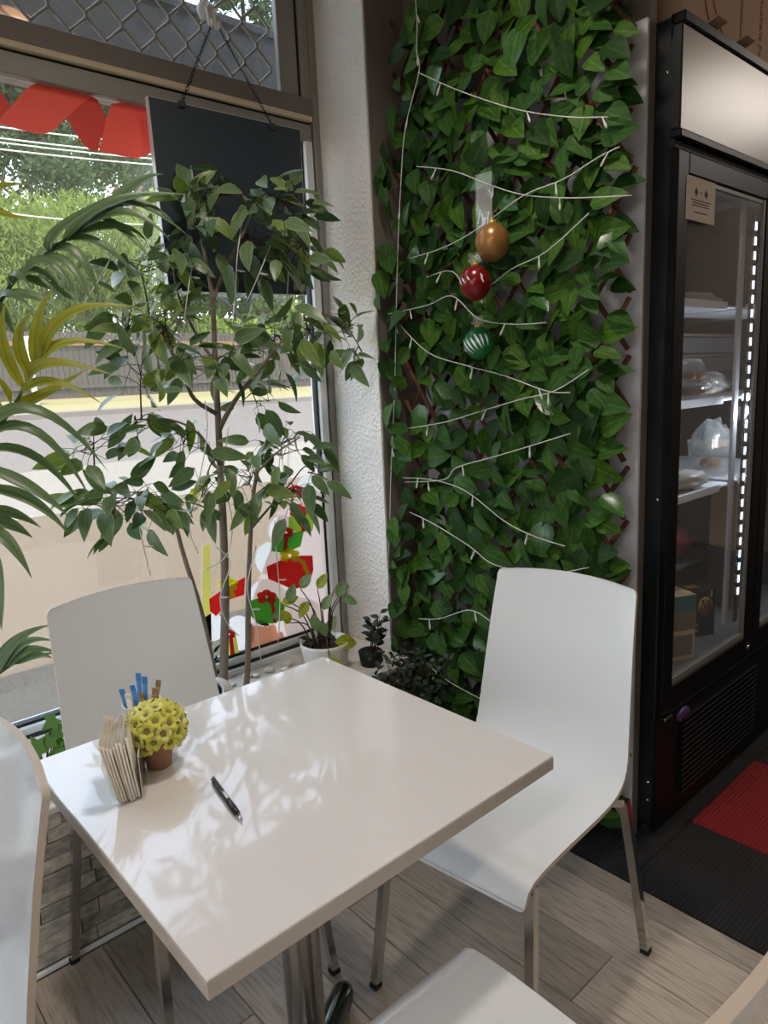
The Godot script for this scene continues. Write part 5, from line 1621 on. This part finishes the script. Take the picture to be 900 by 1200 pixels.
# ---------------------------------------------------------------- palm
func build_palm() -> void:
	var t := thing("palm", "potted palm with arching fronds beside the window", "palm", Vector3(-0.18, LEDGE, 2.12))
	var o := t.position
	var st := begin(true)
	lathe(st, [Vector2(0, 0), Vector2(0.10, 0), Vector2(0.13, 0.2), Vector2(0.135, 0.22), Vector2(0.12, 0.22), Vector2(0.115, 0.19), Vector2(0, 0.185)], 28)
	obj("pot", st, M.ceramic, t)
	var crown := Vector3(0, 0.20, 0)
	# each frond: where its midrib passes, its depth, and its leaflets as base, middle and tip
	var fronds := [
		[-0.08, [[-60, 470], [-20, 390], [12, 335], [48, 302], [85, 275], [125, 248], [162, 232]], 0, [
			[[60, 300], [78, 262], [158, 217]], [[78, 288], [135, 236], [228, 229]], [[100, 264], [152, 238], [226, 281]], [[95, 272], [150, 250], [200, 283]],
			[[85, 280], [140, 266], [172, 284]], [[78, 290], [120, 288], [169, 334]], [[62, 297], [92, 300], [118, 355]], [[48, 305], [82, 312], [108, 358]], [[25, 318], [58, 308], [90, 346]],
			[[10, 330], [45, 318], [78, 352]], [[34, 330], [62, 338], [92, 357]], [[8, 350], [40, 348], [72, 364]], [[0, 330], [20, 322], [42, 348]], [[110, 256], [150, 275], [176, 305]], [[-15, 352], [12, 345], [45, 372]], [[130, 245], [170, 240], [205, 262]],
			[[-30, 365], [0, 362], [20, 400]], [[120, 250], [160, 215], [192, 204]]]],
		[-0.02, [[-70, 600], [-25, 530], [8, 487], [28, 455], [42, 430], [50, 415]], 1, [
			[[20, 450], [4, 405], [8, 350]], [[30, 440], [22, 398], [40, 364]], [[40, 432], [44, 380], [63, 334]], [[46, 422], [85, 366], [166, 362]], [[36, 440], [76, 402], [153, 411]],
			[[32, 447], [62, 426], [137, 441]], [[12, 482], [52, 462], [104, 431]], [[22, 466], [62, 448], [121, 474]], [[10, 476], [6, 458], [-8, 436]], [[2, 495], [-10, 470], [-24, 455]]]],
		[0.04, [[-80, 640], [-50, 540], [-32, 510], [-20, 520], [-14, 560], [-12, 610], [-10, 640]], 0, [
			[[-24, 508], [45, 482], [127, 553]], [[-20, 514], [45, 508], [109, 590]], [[-18, 530], [45, 538], [101, 600]], [[-16, 550], [40, 574], [82, 607]],
			[[-14, 568], [40, 589], [82, 628]], [[-12, 600], [18, 603], [49, 619]], [[-12, 614], [14, 616], [39, 631]], [[-10, 622], [14, 640], [38, 679]], [[-10, 640], [-2, 690], [2, 740]]]],
		[-0.13, [[-70, 850], [-30, 812], [0, 788], [32, 770], [64, 765]], 0, [
			[[-5, 790], [18, 752], [62, 732]], [[2, 786], [28, 754], [64, 752]], [[10, 782], [34, 762], [70, 766]], [[20, 778], [42, 768], [62, 772]], [[-10, 796], [8, 768], [30, 752]]]],
		[-0.05, [[-90, 300], [-60, 250], [-35, 235], [-20, 230]], 1, [
			[[-30, 232], [0, 220], [30, 216]], [[-28, 240], [0, 250], [34, 256]], [[-50, 240], [-30, 215], [-10, 205]]]],
	]
	for f: Array in fronds:
		var pts := []
		for p: Array in f[1]: pts.append(on_x(p[0], p[1], f[0]) - o)
		var rib := smooth_line([crown, (crown + pts[0]) * 0.5 + Vector3(0, 0.06, 0.02)] + pts, 4)
		st = begin(true)
		tube(st, rib, taper(0.008, 0.0022, rib.size()), 7)
		var fr := obj("frond", st, M.palm_rachis, t)
		for l: Array in f[3]:
			var a := on_x(l[0][0], l[0][1], f[0]) - o
			# start each leaflet on the midrib itself
			var best: Vector3 = rib[0]
			for p: Vector3 in rib:
				if (p - a).length() < (best - a).length(): best = p
			if (best - a).length() < 0.05: a = best
			var lift := rng.randf_range(0.0, 0.05)
			var m := on_x(l[1][0], l[1][1], f[0] + lift) - o
			var e := on_x(l[2][0], l[2][1], f[0] + lift * 1.5 + 0.01) - o
			leaflet(fr, a, m, e, rng.randf_range(0.026, 0.034), M.palm_yellow if f[2] == 1 and rng.randf() < 0.8 else M.palm_green)

func leaflet(parent: Node, a: Vector3, m: Vector3, e: Vector3, width: float, mt: Material) -> void:
	var st := begin(true)
	var n := 10
	var ctrl := m * 2.0 - (a + e) * 0.5
	var rows := []
	for k in n + 1:
		var f := float(k) / n
		var p := a * (1 - f) * (1 - f) + ctrl * 2.0 * f * (1 - f) + e * f * f
		var d := ((ctrl - a) * (1 - f) + (e - ctrl) * f).normalized()
		var up := Vector3(0.75, 0.65, 0.2)
		var side := up.cross(d).normalized()
		up = d.cross(side)
		var w := width * 0.5 * (sin(PI * clampf(pow(f, 0.62) * 0.94 + 0.06, 0, 1)) * 0.9 + 0.1 * (1.0 - f))
		rows.append([p - side * w + up * w * 0.35, p, p + side * w + up * w * 0.35, f])
	for k in n:
		for s in 2:
			var q := [rows[k][s], rows[k][s + 1], rows[k + 1][s + 1], rows[k + 1][s]]
			var uv := [Vector2(s * 0.5, rows[k][3]), Vector2(s * 0.5 + 0.5, rows[k][3]), Vector2(s * 0.5 + 0.5, rows[k + 1][3]), Vector2(s * 0.5, rows[k + 1][3])]
			for j: int in [0, 1, 2, 0, 2, 3]:
				st.set_uv(uv[j])
				st.add_vertex(q[j])
	obj("leaflet", st, mt, parent)

# ---------------------------------------------------------------- small plants on the ledge
func build_small_plants() -> void:
	# pale-leaved plant in a white pot by the pillar
	var c := on_y(376, 792, LEDGE)
	c = Vector3(-0.17, LEDGE, 0.585)
	var t := thing("potted_plant", "pale-leaved houseplant in a white pot beside the plastered pillar", "houseplant", c)
	var st := begin(true)
	lathe(st, [Vector2(0, 0), Vector2(0.055, 0), Vector2(0.075, 0.02), Vector2(0.086, 0.085), Vector2(0.088, 0.098), Vector2(0.082, 0.098), Vector2(0.078, 0.075), Vector2(0, 0.07)], 32)
	obj("pot", st, M.ceramic, t)
	st = begin(true)
	lathe(st, [Vector2(0.079, 0.075), Vector2(0.05, 0.086), Vector2(0, 0.09)], 20)
	obj("soil", st, M.soil, t)
	for k in 12:                                   # dry curled leaves on the soil
		st = begin(true)
		var p := Vector3(rng.randf_range(-0.04, 0.05), 0.092 + rng.randf() * 0.02, rng.randf_range(0.0, 0.06))
		leaf_into(st, Transform3D(facing(Vector3(rng.randfn(0, 1), rng.randfn(0.2, 0.4), rng.randfn(0, 1)), Vector3(rng.randfn(0, 0.6), 1, rng.randfn(0, 0.6))), p), 0.04, 0.026, 0.8, 0.5, 0.5, 4)
		obj("dry_leaf", st, M.soil, t)
	var leaves := [[330, 708, 345, 700, -0.02], [318, 722, 336, 722, 0.0], [338, 705, 345, 683, 0], [352, 690, 366, 668, 0], [372, 690, 380, 676, 0], [378, 715, 388, 695, 0], [384, 740, 396, 716, 0], [396, 700, 402, 683, 0.02], [360, 705, 352, 722, 0.02], [374, 728, 384, 745, 0.04], [392, 690, 412, 685, 0], [400, 700, 410, 703, 0.02], [340, 730, 332, 715, 0.03], [366, 720, 372, 738, 0.05]]
	var mouth := Vector3(0.0, 0.088, 0)
	for k in leaves.size():
		var l: Array = leaves[k]
		var a := on_x(l[0], l[1], c.x + l[4]) - c
		var b := on_x(l[2], l[3], c.x + l[4] + 0.02) - c
		st = begin(true)
		var stem := smooth_line([mouth + Vector3(a.x * 0.2, 0, a.z * 0.25), (mouth + a) * 0.5 + Vector3(0, 0.03, 0), a], 4)
		tube(st, stem, taper(0.003, 0.0016, stem.size()), 6)
		obj("stem", st, M.twig, t)
		st = begin(true)
		leaf_into(st, Transform3D(facing(b - a, Vector3(0.7, 0.6, 0.35)), a), 0.062, 0.040, 0.2, 0.25, 0.48)
		obj("leaf", st, M.pale_leaf if k % 4 else M.yellow_leaf, t)
	for l: Array in [[386, 770, 396, 786, 0.09], [392, 752, 420, 752, 0.07]]:       # two yellowing leaves that hang over the rim
		var a := on_x(l[0], l[1], c.x + l[4]) - c
		var b := on_x(l[2], l[3], c.x + l[4] + 0.02) - c
		st = begin(true)
		leaf_into(st, Transform3D(facing(b - a, Vector3(0.75, 0.5, 0.4)), a), 0.10, 0.06, 0.12, 0.25, 0.5)
		obj("leaf", st, M.yellow_leaf, t)
		st = begin(true)
		var stem := smooth_line([mouth, (mouth + a) * 0.5 + Vector3(0.0, 0.04, 0), a], 4)
		tube(st, stem, taper(0.003, 0.0018, stem.size()), 6)
		obj("stem", st, M.twig, t)

	# dark bushy plant in the corner under the trellis
	var d := Vector3(0.085, 0.0, 0.46)
	t = thing("corner_plant", "dark small-leaved bushy plant in the corner below the ivy", "houseplant", d)
	st = begin(true)
	lathe(st, [Vector2(0, 0), Vector2(0.065, 0), Vector2(0.085, 0.24), Vector2(0.09, 0.26), Vector2(0.08, 0.26), Vector2(0.077, 0.23), Vector2(0, 0.225)], 24)
	obj("pot", st, M.black_rubber, t)
	st = begin(true)
	for k in 22:
		var e := Vector3(rng.randf_range(-0.055, 0.15), rng.randf_range(0.34, 0.50), rng.randf_range(-0.09, 0.10))
		tube(st, smooth_line([Vector3(e.x * 0.2, 0.225, e.z * 0.2), e * Vector3(0.6, 0.8, 0.6), e], 3), taper(0.003, 0.0012, 7), 5)
	obj("stem", st, M.twig, t).set_meta("kind", "stuff")
	st = begin(true)
	for k in 420:
		var e := Vector3(rng.randf_range(-0.06, 0.16), 0.30 + 0.22 * pow(rng.randf(), 0.8), rng.randf_range(-0.09, 0.10))
		leaf_into(st, Transform3D(facing(Vector3(rng.randfn(0.1, 1), rng.randfn(0.2, 0.7), rng.randfn(0.1, 1)), Vector3(rng.randfn(0.4, 0.5), 1, rng.randfn(0.3, 0.5))), e), rng.randf_range(0.02, 0.034), rng.randf_range(0.012, 0.02), 0.3, 0.2, 0.45, 3)
	obj("foliage", st, M.dark_leaf, t).set_meta("kind", "stuff")
	# the taller dark sprig in a small pot on the ledge end
	var sg := on_x(433, 742, -0.07)
	t = thing("dark_sprig", "dark upright sprig in a black pot at the pillar end of the ledge", "houseplant", Vector3(-0.07, LEDGE, sg.z))
	st = begin(true)
	lathe(st, [Vector2(0, 0), Vector2(0.035, 0), Vector2(0.043, 0.05), Vector2(0.04, 0.052), Vector2(0.037, 0.045), Vector2(0, 0.044)], 20)
	obj("pot", st, M.black_rubber, t)
	for k in 7:
		var e := Vector3(rng.randf_range(-0.03, 0.05), rng.randf_range(0.10, 0.20), rng.randf_range(-0.05, 0.05))
		st = begin(true)
		tube(st, [Vector3(e.x * 0.2, 0.044, e.z * 0.2), e * Vector3(0.7, 0.6, 0.7), e], [0.002, 0.0016, 0.001], 5)
		var br := obj("stem", st, M.twig, t)
		for q in 7:
			st = begin(true)
			var at := Vector3(e.x * 0.2, 0.044, e.z * 0.2).lerp(e, 0.35 + 0.65 * q / 6.0)
			leaf_into(st, Transform3D(facing(Vector3(rng.randfn(0, 1), 0.5, rng.randfn(0, 1)), Vector3(0.4, 0.7, 0.4)), at), 0.036, 0.02, 0.25, 0.2, 0.45, 4)
			obj("leaf", st, M.dark_leaf, br)

	# spiky little plant at the ficus' foot, in its own pot
	var s := on_x(252, 790, -0.15)
	t = thing("spiky_plant", "small dark green spiky plant at the foot of the ficus trunk", "houseplant", Vector3(-0.285, LEDGE, 0.985))
	st = begin(true)
	lathe(st, [Vector2(0, 0), Vector2(0.03, 0), Vector2(0.038, 0.04), Vector2(0.034, 0.042), Vector2(0.032, 0.036), Vector2(0, 0.035)], 20)
	obj("pot", st, M.terracotta, t)
	for k in 26:
		st = begin(true)
		var e := Vector3(rng.randfn(0, 0.022), 0.06 + rng.randf() * 0.14, rng.randfn(0, 0.026))
		tube(st, [Vector3(e.x * 0.2, 0.034, e.z * 0.2), e], [0.0014, 0.0008], 4)
		obj("stem", st, M.twig, t)
		st = begin(true)
		leaf_into(st, Transform3D(facing(Vector3(e.x * 20, 0.7, e.z * 20 + 0.01), Vector3(0.7, 0.5, 0.3)), e), 0.034, 0.012, 0.2, 0.3, 0.45, 4)
		obj("leaf", st, M.ivy_leaf_b, t)
	# tipped white ceramic jug beside it
	var j := on_x(262, 800, -0.07)
	t = thing("ceramic_jug", "white ceramic jug lying with dark mouth beside the ficus trunk", "jug", Vector3(-0.115, LEDGE + 0.064, 1.045), 0.0)
	t.scale = Vector3.ONE * 1.25
	st = begin(true)
	var tilt := Transform3D(Basis(Vector3(0.5, 0, -0.85).normalized(), 0.9), Vector3.ZERO)
	lathe(st, [Vector2(0, -0.05), Vector2(0.03, -0.047), Vector2(0.047, -0.02), Vector2(0.046, 0.015), Vector2(0.03, 0.045), Vector2(0.025, 0.055), Vector2(0.028, 0.066), Vector2(0.024, 0.066), Vector2(0.02, 0.052), Vector2(0.03, 0.02), Vector2(0, -0.03)], 26, tilt)
	obj("body", st, M.ceramic, t)
	st = begin(true)
	lathe(st, [Vector2(0.0215, 0.05), Vector2(0, 0.05)], 20, tilt)
	obj("dark_mouth", st, M.black_rubber, t)
	st = begin(true)
	tube(st, smooth_line([tilt * Vector3(0.028, 0.05, 0), tilt * Vector3(0.055, 0.045, 0), tilt * Vector3(0.06, 0.01, 0), tilt * Vector3(0.045, -0.01, 0)], 4), 0.005, 8)
	obj("handle", st, M.ceramic, t)

	# ivy trailing at the left end, between the two chairs
	var v := on_x(52, 886, -0.05)
	t = thing("ivy_plant", "small bright green ivy on the ledge between the two left chairs", "houseplant", Vector3(-0.06, LEDGE, v.z))
	st = begin(true)
	lathe(st, [Vector2(0, 0), Vector2(0.03, 0), Vector2(0.036, 0.035), Vector2(0.032, 0.036), Vector2(0.03, 0.03), Vector2(0, 0.03)], 18)
	obj("pot", st, M.ceramic, t)
	for l: Array in [[36, 884, 0.05], [45, 876, 0.058], [58, 868, 0.046], [68, 858, 0.05], [72, 872, 0.06], [62, 845, 0.05], [40, 890, 0.045], [66, 880, 0.05]]:
		var a := on_x(l[0], l[1], -0.05 + rng.randf_range(-0.02, 0.02)) - t.position
		st = begin(true)
		tube(st, smooth_line([Vector3(0, 0.03, 0), a * 0.5 + Vector3(0, 0.04, 0), a], 4), taper(0.0018, 0.001, 9), 5)
		obj("stem", st, M.twig, t)
		st = begin()
		var w: float = l[2] * 0.62
		var poly := PackedVector2Array([Vector2(0, -0.3), Vector2(0.55, -0.55), Vector2(0.5, -0.1), Vector2(0.95, 0.25), Vector2(0.4, 0.35), Vector2(0, 1.1), Vector2(-0.4, 0.35), Vector2(-0.95, 0.25), Vector2(-0.5, -0.1), Vector2(-0.55, -0.55)])
		for k in poly.size(): poly[k] *= w
		plate(st, poly, Transform3D(facing(Vector3(0.75, 0.45, 0.4), Vector3(0.2, 1, 0.1)) * Basis(Vector3.BACK, rng.randf_range(1.5, 4.5)), a), 0.0008)
		obj("leaf", st, M.bright_ivy, t)

	# white pebbles strewn along the ledge
	for k in 60:
		var z := rng.randf_range(0.62, 1.75)
		var x := rng.randf_range(-0.31, -0.02)
		if Vector2(x + 0.2, z - 0.91).length() < 0.07 or Vector2(x + 0.17, z - 0.585).length() < 0.13: continue
		if Vector2(x + 0.285, z - 0.985).length() < 0.07 or Vector2(x + 0.115, z - 1.045).length() < 0.1 or Vector2(x + 0.06, z - v.z).length() < 0.06: continue
		if absf(x + 0.2) < 0.05 and z > 0.8 and z < 1.05: continue
		var r := rng.randf_range(0.011, 0.02)
		st = begin(true)
		lathe(st, [Vector2(0, 0), Vector2(r * 0.7, r * 0.1), Vector2(r, r * 0.5), Vector2(r * 0.7, r * 0.95), Vector2(0, r * 1.1)], 10, Transform3D(Basis.from_scale(Vector3(1, 0.8, rng.randf_range(0.7, 1.2))).rotated(Vector3.UP, rng.randf() * 3.0), Vector3.ZERO))
		var o := obj("pebble", st, M.pebble)
		o.position = Vector3(x, LEDGE, z)
		tag(o, "white pebble strewn on the window ledge among the plants", "pebble", "white pebbles on the ledge")

# ---------------------------------------------------------------- hanging sign, chains, window stickers
func build_sign_and_stickers() -> void:
	var sx := -0.33
	var tl := on_x(173, 112, sx + 0.005)
	var tr := on_x(352, 152, sx)
	var bl := on_x(198, 341, sx + 0.0)
	var br := on_x(360, 346, sx - 0.005)
	var mid := (tl + tr + bl + br) * 0.25
	var t := thing("hanging_sign", "black hanging sign board with white edge in the window", "sign", mid)
	var st := begin()
	var n := (tr - tl).cross(bl - tl).normalized()
	if n.x < 0: n = -n
	var f := [tl - mid, tr - mid, br - mid, bl - mid]
	var inset := 0.006
	var face := []
	for v: Vector3 in f: face.append(v * (1.0 - inset))
	var bk := []
	for v: Vector3 in f: bk.append(v - n * 0.018)
	away(st, [face[0] + n * 0.001, face[1] + n * 0.001, face[2] + n * 0.001, face[3] + n * 0.001], -n)
	for k in 4:
		var q := (k + 1) % 4
		away(st, [face[k] + n * 0.001, face[q] + n * 0.001, face[q] - n * 0.004, face[k] - n * 0.004], -n * 0.01)
	obj("black_face", st, M.sign_black, t)
	st = begin()
	for k in 4:
		var q := (k + 1) % 4
		away(st, [f[k], f[q], bk[q], bk[k]], -n * 0.009)
	away(st, bk.duplicate(), Vector3.ZERO)
	away(st, f.duplicate(), -n)
	obj("white_edge", st, M.sign_white, t)
	# corner plate with small print, lower end
	var cp := on_x(356, 337, sx + 0.003) - mid
	st = begin()
	box(st, Vector3(0, -0.01, -0.022), Vector3(0.004, 0.01, 0.022), 0.0, Transform3D(Basis(Vector3.UP, 0), cp + Vector3(0, 0, 0.02)))
	obj("plate", st, M.alu_grey, t)
	# hook on the glass, two chains to clips on the sign
	var hk := on_x(245, 12, GLASS + 0.02)
	var h := thing("suction_hook", "white double hook on the upper glass that carries the sign's chains", "hook", hk)
	st = begin(true)
	lathe(st, [Vector2(0.032, -0.018), Vector2(0.03, -0.006), Vector2(0.014, 0.002), Vector2(0.012, 0.012), Vector2(0, 0.013)], 20, Transform3D(Basis(Vector3.BACK, -PI / 2), Vector3.ZERO))
	obj("cup", st, M.alu_white, h)
	for s: float in [-0.01, 0.012]:
		st = begin(true)
		tube(st, smooth_line([Vector3(0.01, 0.0, s), Vector3(0.016, -0.03, s), Vector3(0.02, -0.052, s), Vector3(0.032, -0.055, s), Vector3(0.036, -0.042, s)], 4), 0.006, 8)
		obj("hook", st, M.alu_white, h)
	var ends := [[on_x(213, 120, sx + 0.008), hk + Vector3(0.028, -0.052, 0.012), "dark chain from the hook to the sign's end nearer the red ribbon"], [on_x(319, 147, sx + 0.006), hk + Vector3(0.028, -0.052, -0.01), "dark chain from the hook to the sign's end by the window post"]]
	for e: Array in ends:
		var a: Vector3 = e[1]
		var b: Vector3 = e[0]
		var ch := thing("chain", e[2], "chain", (a + b) * 0.5, 0.0)
		var c := ch.position
		var links := int((b - a).length() / 0.014)
		for k in links:
			var p := a.lerp(b, (k + 0.5) / links) - c
			var d := (b - a).normalized()
			var u := d.cross(Vector3.RIGHT).normalized()
			if k % 2: u = (u + Vector3.RIGHT * 0.8).normalized()
			st = begin(true)
			var loop := []
			for q in 9:
				var w := TAU * q / 8.0
				loop.append(p + d * 0.009 * cos(w) + u * 0.004 * sin(w))
			tube(st, loop, 0.0013, 4, false)
			obj("link", st, M.gasket, ch)
		obj("clip", boxat(b - c + Vector3(0.0, -0.004, 0), Vector3(0.012, 0.018, 0.02), 0.002), M.pen_grey, ch)

	# flat stickers on the glass
	var gx := GLASS + 0.0045
	# red curling ribbon
	var r := thing("ribbon_sticker", "red curling ribbon sticker across the top of the window glass", "window sticker", on_x(90, 140, gx))
	decal(r, "ribbon_front", [[-45, 120], [-20, 100], [0, 107], [13, 124], [0, 138], [-20, 152]], M.ribbon_back, gx, 0.0)
	decal(r, "ribbon_front", [[0, 139], [14, 124], [26, 108], [38, 99], [48, 97], [62, 100], [85, 107], [108, 113], [95, 122], [78, 138], [66, 150], [56, 156], [44, 157], [20, 151], [0, 145]], M.ribbon_front, gx, 0.0004)
	decal(r, "ribbon_back", [[108, 113], [114, 117], [120, 128], [124, 140], [121, 156], [116, 168], [115, 177], [106, 176], [98, 170], [90, 158], [78, 138], [95, 122]], M.ribbon_back, gx, 0.0008)
	decal(r, "ribbon_front", [[130, 122], [150, 119], [185, 116], [210, 118], [222, 122], [205, 150], [188, 172], [172, 182], [160, 186], [138, 182], [116, 177], [121, 156], [124, 140]], M.ribbon_front, gx, 0.0004)
	decal(r, "ribbon_back", [[222, 122], [232, 116], [252, 120], [280, 136], [290, 150], [270, 160], [245, 150]], M.ribbon_back, gx, 0.0008)
	# snow, bubbles and presents in the lower corner
	var s := thing("snow_sticker", "pale frosted bubble sticker in the lower corner of the window", "window sticker", on_x(330, 690, gx))
	decal(s, "film", [[292, 770], [286, 730], [300, 690], [318, 640], [326, 600], [345, 590], [370, 575], [379, 580], [388, 748], [340, 768]], M.film_pink, gx, 0.0)
	for b: Array in [[316, 655, 17], [331, 622, 16], [313, 706, 24], [304, 745, 16], [356, 728, 24], [362, 572, 14], [280, 742, 18], [250, 735, 14]]:
		var poly := []
		for k in 22: poly.append([b[0] + b[2] * cos(TAU * k / 22), b[1] + 1.15 * b[2] * sin(TAU * k / 22)])
		decal(s, "bubble", poly, M.film_white, gx, 0.0006)
	var sc := []
	for k in 11: sc.append([292 + k * 3.8 + 2.0 * sin(k * 1.9), 730 + 5.0 * absf(sin(k * 1.3)) + (8 if k > 8 else 0)])
	sc += [[336, 752], [332, 766], [296, 776], [288, 770]]
	decal(s, "snow_heap", sc, M.film_peach, gx, 0.0010)
	decal(s, "yellow_streak", [[238, 640], [246, 636], [248, 760], [236, 764]], M.film_yellow, gx, 0.0006)
	present([[312, 664], [330, 656], [352, 651], [366, 651], [367, 668], [362, 685], [343, 691], [330, 685], [314, 678]], [[348, 652], [357, 657], [363, 672], [361, 686], [356, 687], [358, 673], [353, 661], [345, 655]], [339, 649], 11, M.gift_red, M.bow_yellow, "red present sticker with yellow bow beside the window post", gx)
	present([[293, 704], [304, 700], [324, 698], [334, 712], [324, 730], [304, 731], [294, 722]], [[315, 700], [320, 703], [325, 727], [320, 730], [318, 715]], [312, 698], 11, M.gift_green, M.bow_red, "green present sticker with red bow, lowest beside the pot", gx)
	present([[245, 702], [262, 690], [287, 676], [286, 697], [270, 702], [253, 722], [246, 716]], [[262, 690], [270, 686], [276, 698], [268, 703]], [267, 683], 11, M.gift_red, M.bow_yellow, "red present sticker with yellow bow behind the ficus trunk", gx)
	present([[318, 630], [330, 626], [356, 622], [352, 640], [334, 648], [318, 646]], [[333, 626], [338, 625], [336, 647], [331, 648]], [335, 622], 8, M.gift_green, M.gift_red, "green present sticker with red ribbon above the red one", gx)
	present([[338, 606], [352, 600], [370, 598], [366, 622], [350, 624], [338, 620]], [[352, 600], [356, 600], [358, 622], [353, 623]], [349, 597], 10, M.gift_lime, M.bow_red, "lime present sticker with red bow by the window post", gx)
	present([[340, 575], [352, 570], [367, 574], [364, 584], [350, 584]], [[352, 571], [356, 572], [357, 584], [353, 584]], [346, 572], 7, M.gift_red, M.bow_red, "red present sticker half hidden by leaves, topmost by the window post", gx)
	present([[262, 746], [276, 742], [280, 765], [266, 772]], [[268, 745], [272, 744], [275, 767], [270, 769]], [268, 741], 7, M.film_yellow, M.gift_red, "small yellow present sticker with red ribbon between the ficus trunks", gx)
	present([[222, 577], [232, 574], [233, 584], [224, 588]], [[226, 576], [229, 575], [230, 585], [227, 586]], [227, 573], 4, M.film_yellow, M.bow_yellow, "tiny yellow present sticker behind the ficus leaves", gx)

func decal(parent: Node3D, called: String, px: Array, m: Material, gx: float, lift: float) -> void:
	var poly := PackedVector2Array()
	for p: Array in px:
		var v := on_x(p[0], p[1], gx)
		poly.append(Vector2(-(v.z - parent.position.z), v.y - parent.position.y))
	var st := begin()
	plate(st, poly, Transform3D(Basis(Vector3(0, 0, -1), Vector3(0, 1, 0), Vector3(1, 0, 0)), Vector3(gx - parent.position.x + lift, 0, 0)), 0.0)
	obj(called, st, m, parent)

func present(body: Array, band: Array, bow: Array, r: float, m: Material, bm: Material, label: String, gx: float) -> void:
	var t := thing("present_sticker", label, "window sticker", on_x(body[0][0], body[0][1], gx), 0.0, "present stickers on the window")
	decal(t, "box", body, m, gx, 0.0014)
	decal(t, "band", band, bm, gx, 0.0018)
	for k in 5:
		var a := -PI / 2 + (k - 2) * 1.1
		var poly := []
		for q in 10:
			var w := TAU * q / 10.0
			poly.append([bow[0] + cos(a) * r * 0.62 + r * 0.46 * cos(w) * 1.1, bow[1] + 2 + sin(a) * r * 0.5 + r * 0.36 * sin(w)])
		decal(t, "bow_loop", poly, bm, gx, 0.0022 + 0.0002 * k)
